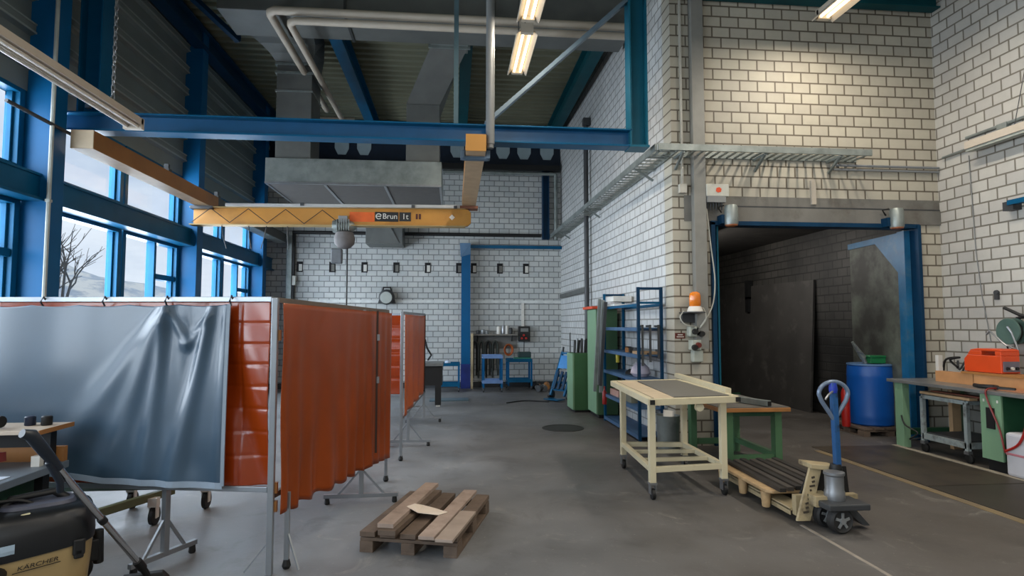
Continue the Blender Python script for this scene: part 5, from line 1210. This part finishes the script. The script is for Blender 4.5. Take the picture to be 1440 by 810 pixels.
hd = build(stack([(.40,.247,.212,0,0,.10),(.44,.25,.215,0,0,.11),(.53,.245,.21,0,0,.14),(.60,.235,.195,0,0,.10),(.635,.21,.17,0,0,.04),(.65,.16,.13,0,0,.0)]), 'motor_head', vac_blk, vc, False, 0, SM)
build(stack([(.648,.15,.12,.02,0,0),(.668,.14,.11,.02,0,0),(.67,.12,.09,.02,0,0)]), 'handle_recess', mat('grey_recess', (.30,.31,.36), .5), vc, False, 0, SM)
build(MB().tube([(-.12,-.02,.64),(-.08,-.01,.70),(.08,.0,.71),(.13,.0,.66)], .022, 10), 'carry_handle', black, vc, False, 0, SM)
def vfront(x, z, out=.004):  # a point on the front (-y) face of the head or tub
    ry = .205 if z < .43 else .213; rx = .243
    t = min(abs(x)/rx, .999); y = -ry*(1-t**3.4)**(1/3.4); return (x, y-out, z)
def patch(x0, x1, z0, z1, out=.004, n=6, tl=.10):
    return MB().grid(lambda u, v: vfront(x0+(x1-x0)*u, z0+(z1-z0)*v+tl*(x0+(x1-x0)*u), out), n, 2)
build(patch(-.17,-.07,.435,.50,.006), 'sticker', mat('pale_blue_sticker', (.66,.74,.80), .5), vc, False, 0, None, .002)
# tilted switch rocker on the sloping top
build(MB().hexa([(-.10,-.19,.565),(-.03,-.19,.575),(-.03,-.175,.585),(-.10,-.175,.575),(-.085,-.165,.63),(-.015,-.165,.64),(-.015,-.15,.645),(-.085,-.15,.635)]), 'switch', mat('pale_yellow_switch', (.78,.74,.58), .45), vc, False, .008)
# clips, hose port, wheels
build(MB().cbox((.17,-.195,.40),(.05,.03,.10)).cbox((.17,-.20,.36),(.04,.02,.06)), 'clip', black, vc, False, .012)
build(MB().tube([(-.13,-.17,.33),(-.15,-.25,.33),(-.20,-.34,.32),(-.30,-.46,.26)], .045, 14), 'hose', black, vc, False, 0, SM)
for y in (-.215,.215):
    w_ = build(MB().lathe([(.06,-.03),(.105,-.025),(.11,0),(.105,.025),(.06,.03)], (.17,y,.11), 26, 'y'), 'rear_wheel', black, vc, False, 0, SM)
    build(MB().lathe([(.02,-.035),(.085,-.03),(.09,.03),(.02,.035)], (.17,y,.11), 26, 'y'), 'hub', vac_tan, w_, False, 0, SM)
for y in (-.13,.13):
    build(MB().lathe([(.03,-.015),(.04,-.012),(.04,.012),(.03,.015)], (-.17,y,.04), 14, 'y').box(-.19,-.15,y-.02,y+.02,.05,.09), 'front_caster', black, vc, False, 0, SM)
build(MB().cbox((.245,.02,.30),(.05,.12,.14)).tube([(.27,.0,.42),(.275,.0,.20)], .025, 8), 'rear_bracket', black, vc, False, .01)
txw = mat('print_black', (.05,.045,.04), .5)
mv = vc.matrix_basis
tl_ = math.atan(.10)
wrot = (Matrix.Rotation(R(36),4,'Z') @ Matrix.Rotation(-tl_,4,'Y') @ Matrix.Rotation(PI/2,4,'X')).to_euler()
text('KÄRCHER', .034, 'lettering', txw, vc, mv @ Vector((.015,-.2105,.352)), wrot, .001, .25)
build(MB().hexa([(-.075,-.2115,.3205),(.10,-.2115,.338),(.10,-.209,.338),(-.075,-.209,.3205),(-.075,-.2115,.3245),(.10,-.2115,.342),(.10,-.209,.342),(-.075,-.209,.3245)]), 'underline', txw, vc)
vc.scale = (1.18,1.10,.92)
# floor wand leaning on it
wd2 = thing('suction_wand', 'chrome vacuum suction wand with black grip leaning over the vacuum cleaner', 'suction wand', (-1.95,4.08,0))
ta, tb = Vector((-2.155,3.30,1.085)), Vector((-1.915,4.02,.11))
def at_(t): return ta.lerp(tb,t)
build(MB().tube([at_(.22),at_(.60)], .018, 14), 'upper_tube', chrome, wd2, True, 0, SM)
build(MB().tube([at_(.62),at_(.95)], .018, 14), 'lower_tube', chrome, wd2, True, 0, SM)
build(MB().tube([at_(.59),at_(.62)], .023, 14), 'coupling', black, wd2, True, 0, SM)
build(MB().tube([at_(.94),at_(1.0)], .026, 14), 'end_sleeve', black, wd2, True, 0, SM)
build(MB().tube([at_(0)+Vector((-.01,-.02,-.012)),at_(.03),at_(.12),at_(.24)], .024, 14, True, [.022,.032,.03,.022]), 'hand_grip', mat('grip_black_blue', (.10,.13,.17), .35), wd2, True, 0, SM)
build(MB().tube([at_(.16)+Vector((0,0,-.03)),at_(.25)+Vector((0,0,-.06)),at_(.30)+Vector((-.03,0,-.07))], .018, 10), 'grip_outlet', mat('grip_black_blue', (.10,.13,.17), .35), wd2, True, 0, SM)
build(MB().tube([at_(1.0),(-1.905,4.06,.05)], .02, 10).hexa([(-2.06,4.02,.0),(-1.80,4.10,.0),(-1.82,4.18,.0),(-2.08,4.10,.0),(-2.04,4.04,.05),(-1.83,4.10,.05),(-1.85,4.15,.05),(-2.06,4.09,.05)]), 'floor_nozzle', black, wd2, True, .006)
single(MB().tube(spl([(-2.12,3.72,.03),(-2.0,3.74,.03),(-1.86,3.86,.03),(-1.90,4.0,.03)]), .022, 8), 'floor_hose', black, 'black hose curving on the floor between vacuum cleaner and nozzle', 'hose', smooth=SM)
single(MB().tube(spl([(-2.62,3.62,.57),(-2.56,3.60,.63),(-2.42,3.66,.64),(-2.36,3.71,.60),(-2.45,3.68,.63),(-2.6,3.66,.60)]), .010, 6), 'power_lead', black, 'black power lead coiled on top of the vacuum cleaner', 'lead', smooth=SM)

# loose bits on the floor
single(MB().tube(spl([(1.1,12.4,.012),(1.5,12.7,.012),(2.0,12.5,.012)]), .012, 6), 'floor_cable', black, 'black cable lying on the floor before the back wall carts', 'cable', smooth=SM)
single(MB().box(-.5,.33,12.85,13.3,.0,.02), 'floor_sheet', mat('blue_grey_sheet', (.30,.38,.42), .5), 'flat blue grey sheet on the floor under the dark bench', 'sheet')

# ================================================================== OUTSIDE
struct(MB().box(-80,-5.05,-60,80,-.5,-.3), 'outside_ground', mat('snowy_ground', (.90,.89,.85), .9, 0, .1, .3, spots=((.60,.58,.52),.5,.5,.7)))
hm_ = MB().grid(lambda u, v: (-30-60*v+4*math.sin(u*9), -70+190*u, -1+v*(16+5*math.sin(u*7)+3*math.sin(u*17+2))+1.0*math.sin(u*40+v*13)), 60, 14)
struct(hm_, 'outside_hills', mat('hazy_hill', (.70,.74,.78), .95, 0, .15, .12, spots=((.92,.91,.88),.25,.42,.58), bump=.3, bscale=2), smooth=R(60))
bark = mat('bare_bark', (.40,.38,.36), .9, 0, .2)
def branch(mb, p, d, l, r, depth, rg):
    q = p+d*l; mid = p+d*(l*.5)+Vector((rg.uniform(-1,1),rg.uniform(-1,1),rg.uniform(-.5,1)))*l*.06
    mb.tube([p,mid,q], r, 5 if depth > 1 else 4, False, [r,r*.85,r*.65])
    if depth == 0: return
    for i in range(3 if depth > 1 else 2):
        nd = (d+Vector((rg.uniform(-1,1),rg.uniform(-1,1),rg.uniform(-.35,.8)))*.75).normalized()
        branch(mb, p+d*l*rg.uniform(.55,1.), nd, l*rg.uniform(.6,.8), r*.6, depth-1, rg)
for i, (x, y, s, lb) in enumerate(((-9.5,9.6,1.0,'bare tree outside seen through the first pair of windows'),(-8.2,13.2,.9,'bare tree outside seen through the windows past the crane bridge'),
                     (-12,18.0,1.2,'bare tree outside beyond the last windows'),(-11,15.5,1.1,'bare tree outside behind the second window post'))):
    rg = random.Random(10+i); mb = MB()
    branch(mb, Vector((x,y,-.3)), Vector((.05,.05,1)).normalized(), 1.9*s, .10*s, 5, rg)
    single(mb, 'bare_tree', bark, lb, 'tree', 'bare trees outside')
rg = random.Random(5)
for i in range(5):
    bsh = MB(); x, y = -8.5-1.5*rg.random(), 8.6+1.7*i
    for j in range(26):
        a = rg.random()*2*PI; r_ = .25+.5*rg.random(); hgt = .8+.9*rg.random()
        bsh.tube([(x,y,-.3),(x+r_*.5*math.cos(a),y+r_*.5*math.sin(a),hgt*.6),(x+r_*math.cos(a),y+r_*math.sin(a),hgt)], .012, 4, False)
    single(bsh, 'bare_shrub', mat('frosted_twigs', (.70,.68,.64), .9), 'frosty bare shrub outside behind the windows', 'shrub', 'frosty shrubs outside')

# ================================================================== CAMERA, WORLD, LIGHT
cd = bpy.data.cameras.new('camera'); cam = bpy.data.objects.new('camera', cd); C.objects.link(cam)
cd.sensor_width = 36; cd.lens = 36*840/1440; cd.clip_start = .05; cd.clip_end = 400
cam.location = (0,0,1.62)
th, ph = R(5.5755), R(3.5256)
cam.rotation_euler = (PI/2+ph, 0, -th)
bpy.context.scene.camera = cam
wo = bpy.data.worlds.new('winter_sky'); bpy.context.scene.world = wo; wo.use_nodes = True
nt = wo.node_tree; N = nt.nodes; L = nt.links
bg = N['Background']; tc = N.new('ShaderNodeTexCoord'); nz = N.new('ShaderNodeTexNoise'); nz.inputs['Scale'].default_value = 3.2; nz.inputs['Detail'].default_value = 7; nz.inputs['Roughness'].default_value = .55
mp = N.new('ShaderNodeMapping'); mp.inputs['Scale'].default_value = (1,1,2.2); L.new(tc.outputs['Generated'], mp.inputs[0]); L.new(mp.outputs[0], nz.inputs['Vector'])
cr = N.new('ShaderNodeValToRGB'); cr.color_ramp.elements[0].position = .35; cr.color_ramp.elements[1].position = .68
cr.color_ramp.elements[0].color = lin((.70,.77,.86))+(1,); cr.color_ramp.elements[1].color = lin((.92,.95,.98))+(1,)
L.new(nz.outputs['Fac'], cr.inputs[0]); L.new(cr.outputs[0], bg.inputs['Color']); bg.inputs['Strength'].default_value = 1.15
# daylight entering at each window bay
for yc, w_ in ((-2.6,4.0),(1.5,3.4),(5.3,3.4),(9.1,3.4),(12.9,3.3),(15.1,.5)):
    area('window_daylight', (-5.12,yc,2.62), (0,-R(84),0), 3.1, w_, (98 if yc < 8 else 140 if yc < 14 else 300)*w_, (.82,.91,1.))
# weak unseen light added behind the camera to light the screen fronts
area('rear_fill', (0,-4.8,3.6), (R(82),0,0), 8, 3.5, 120, (.88,.94,1.))
area('passage_fill', (4.6,11.0,3.1), (0,-R(48),0), .5, 3.2, 48, (1.,.96,.90))  # unseen area light added to brighten the passage
sc_ = bpy.context.scene
sc_.view_settings.view_transform = 'Standard'; sc_.view_settings.look = 'None'; sc_.view_settings.exposure = 0.; sc_.view_settings.gamma = 1.
sc_.cycles.use_denoising = True
sc_.cycles.max_bounces = 8; sc_.cycles.transparent_max_bounces = 12
sc_.cycles.sample_clamp_indirect = 6
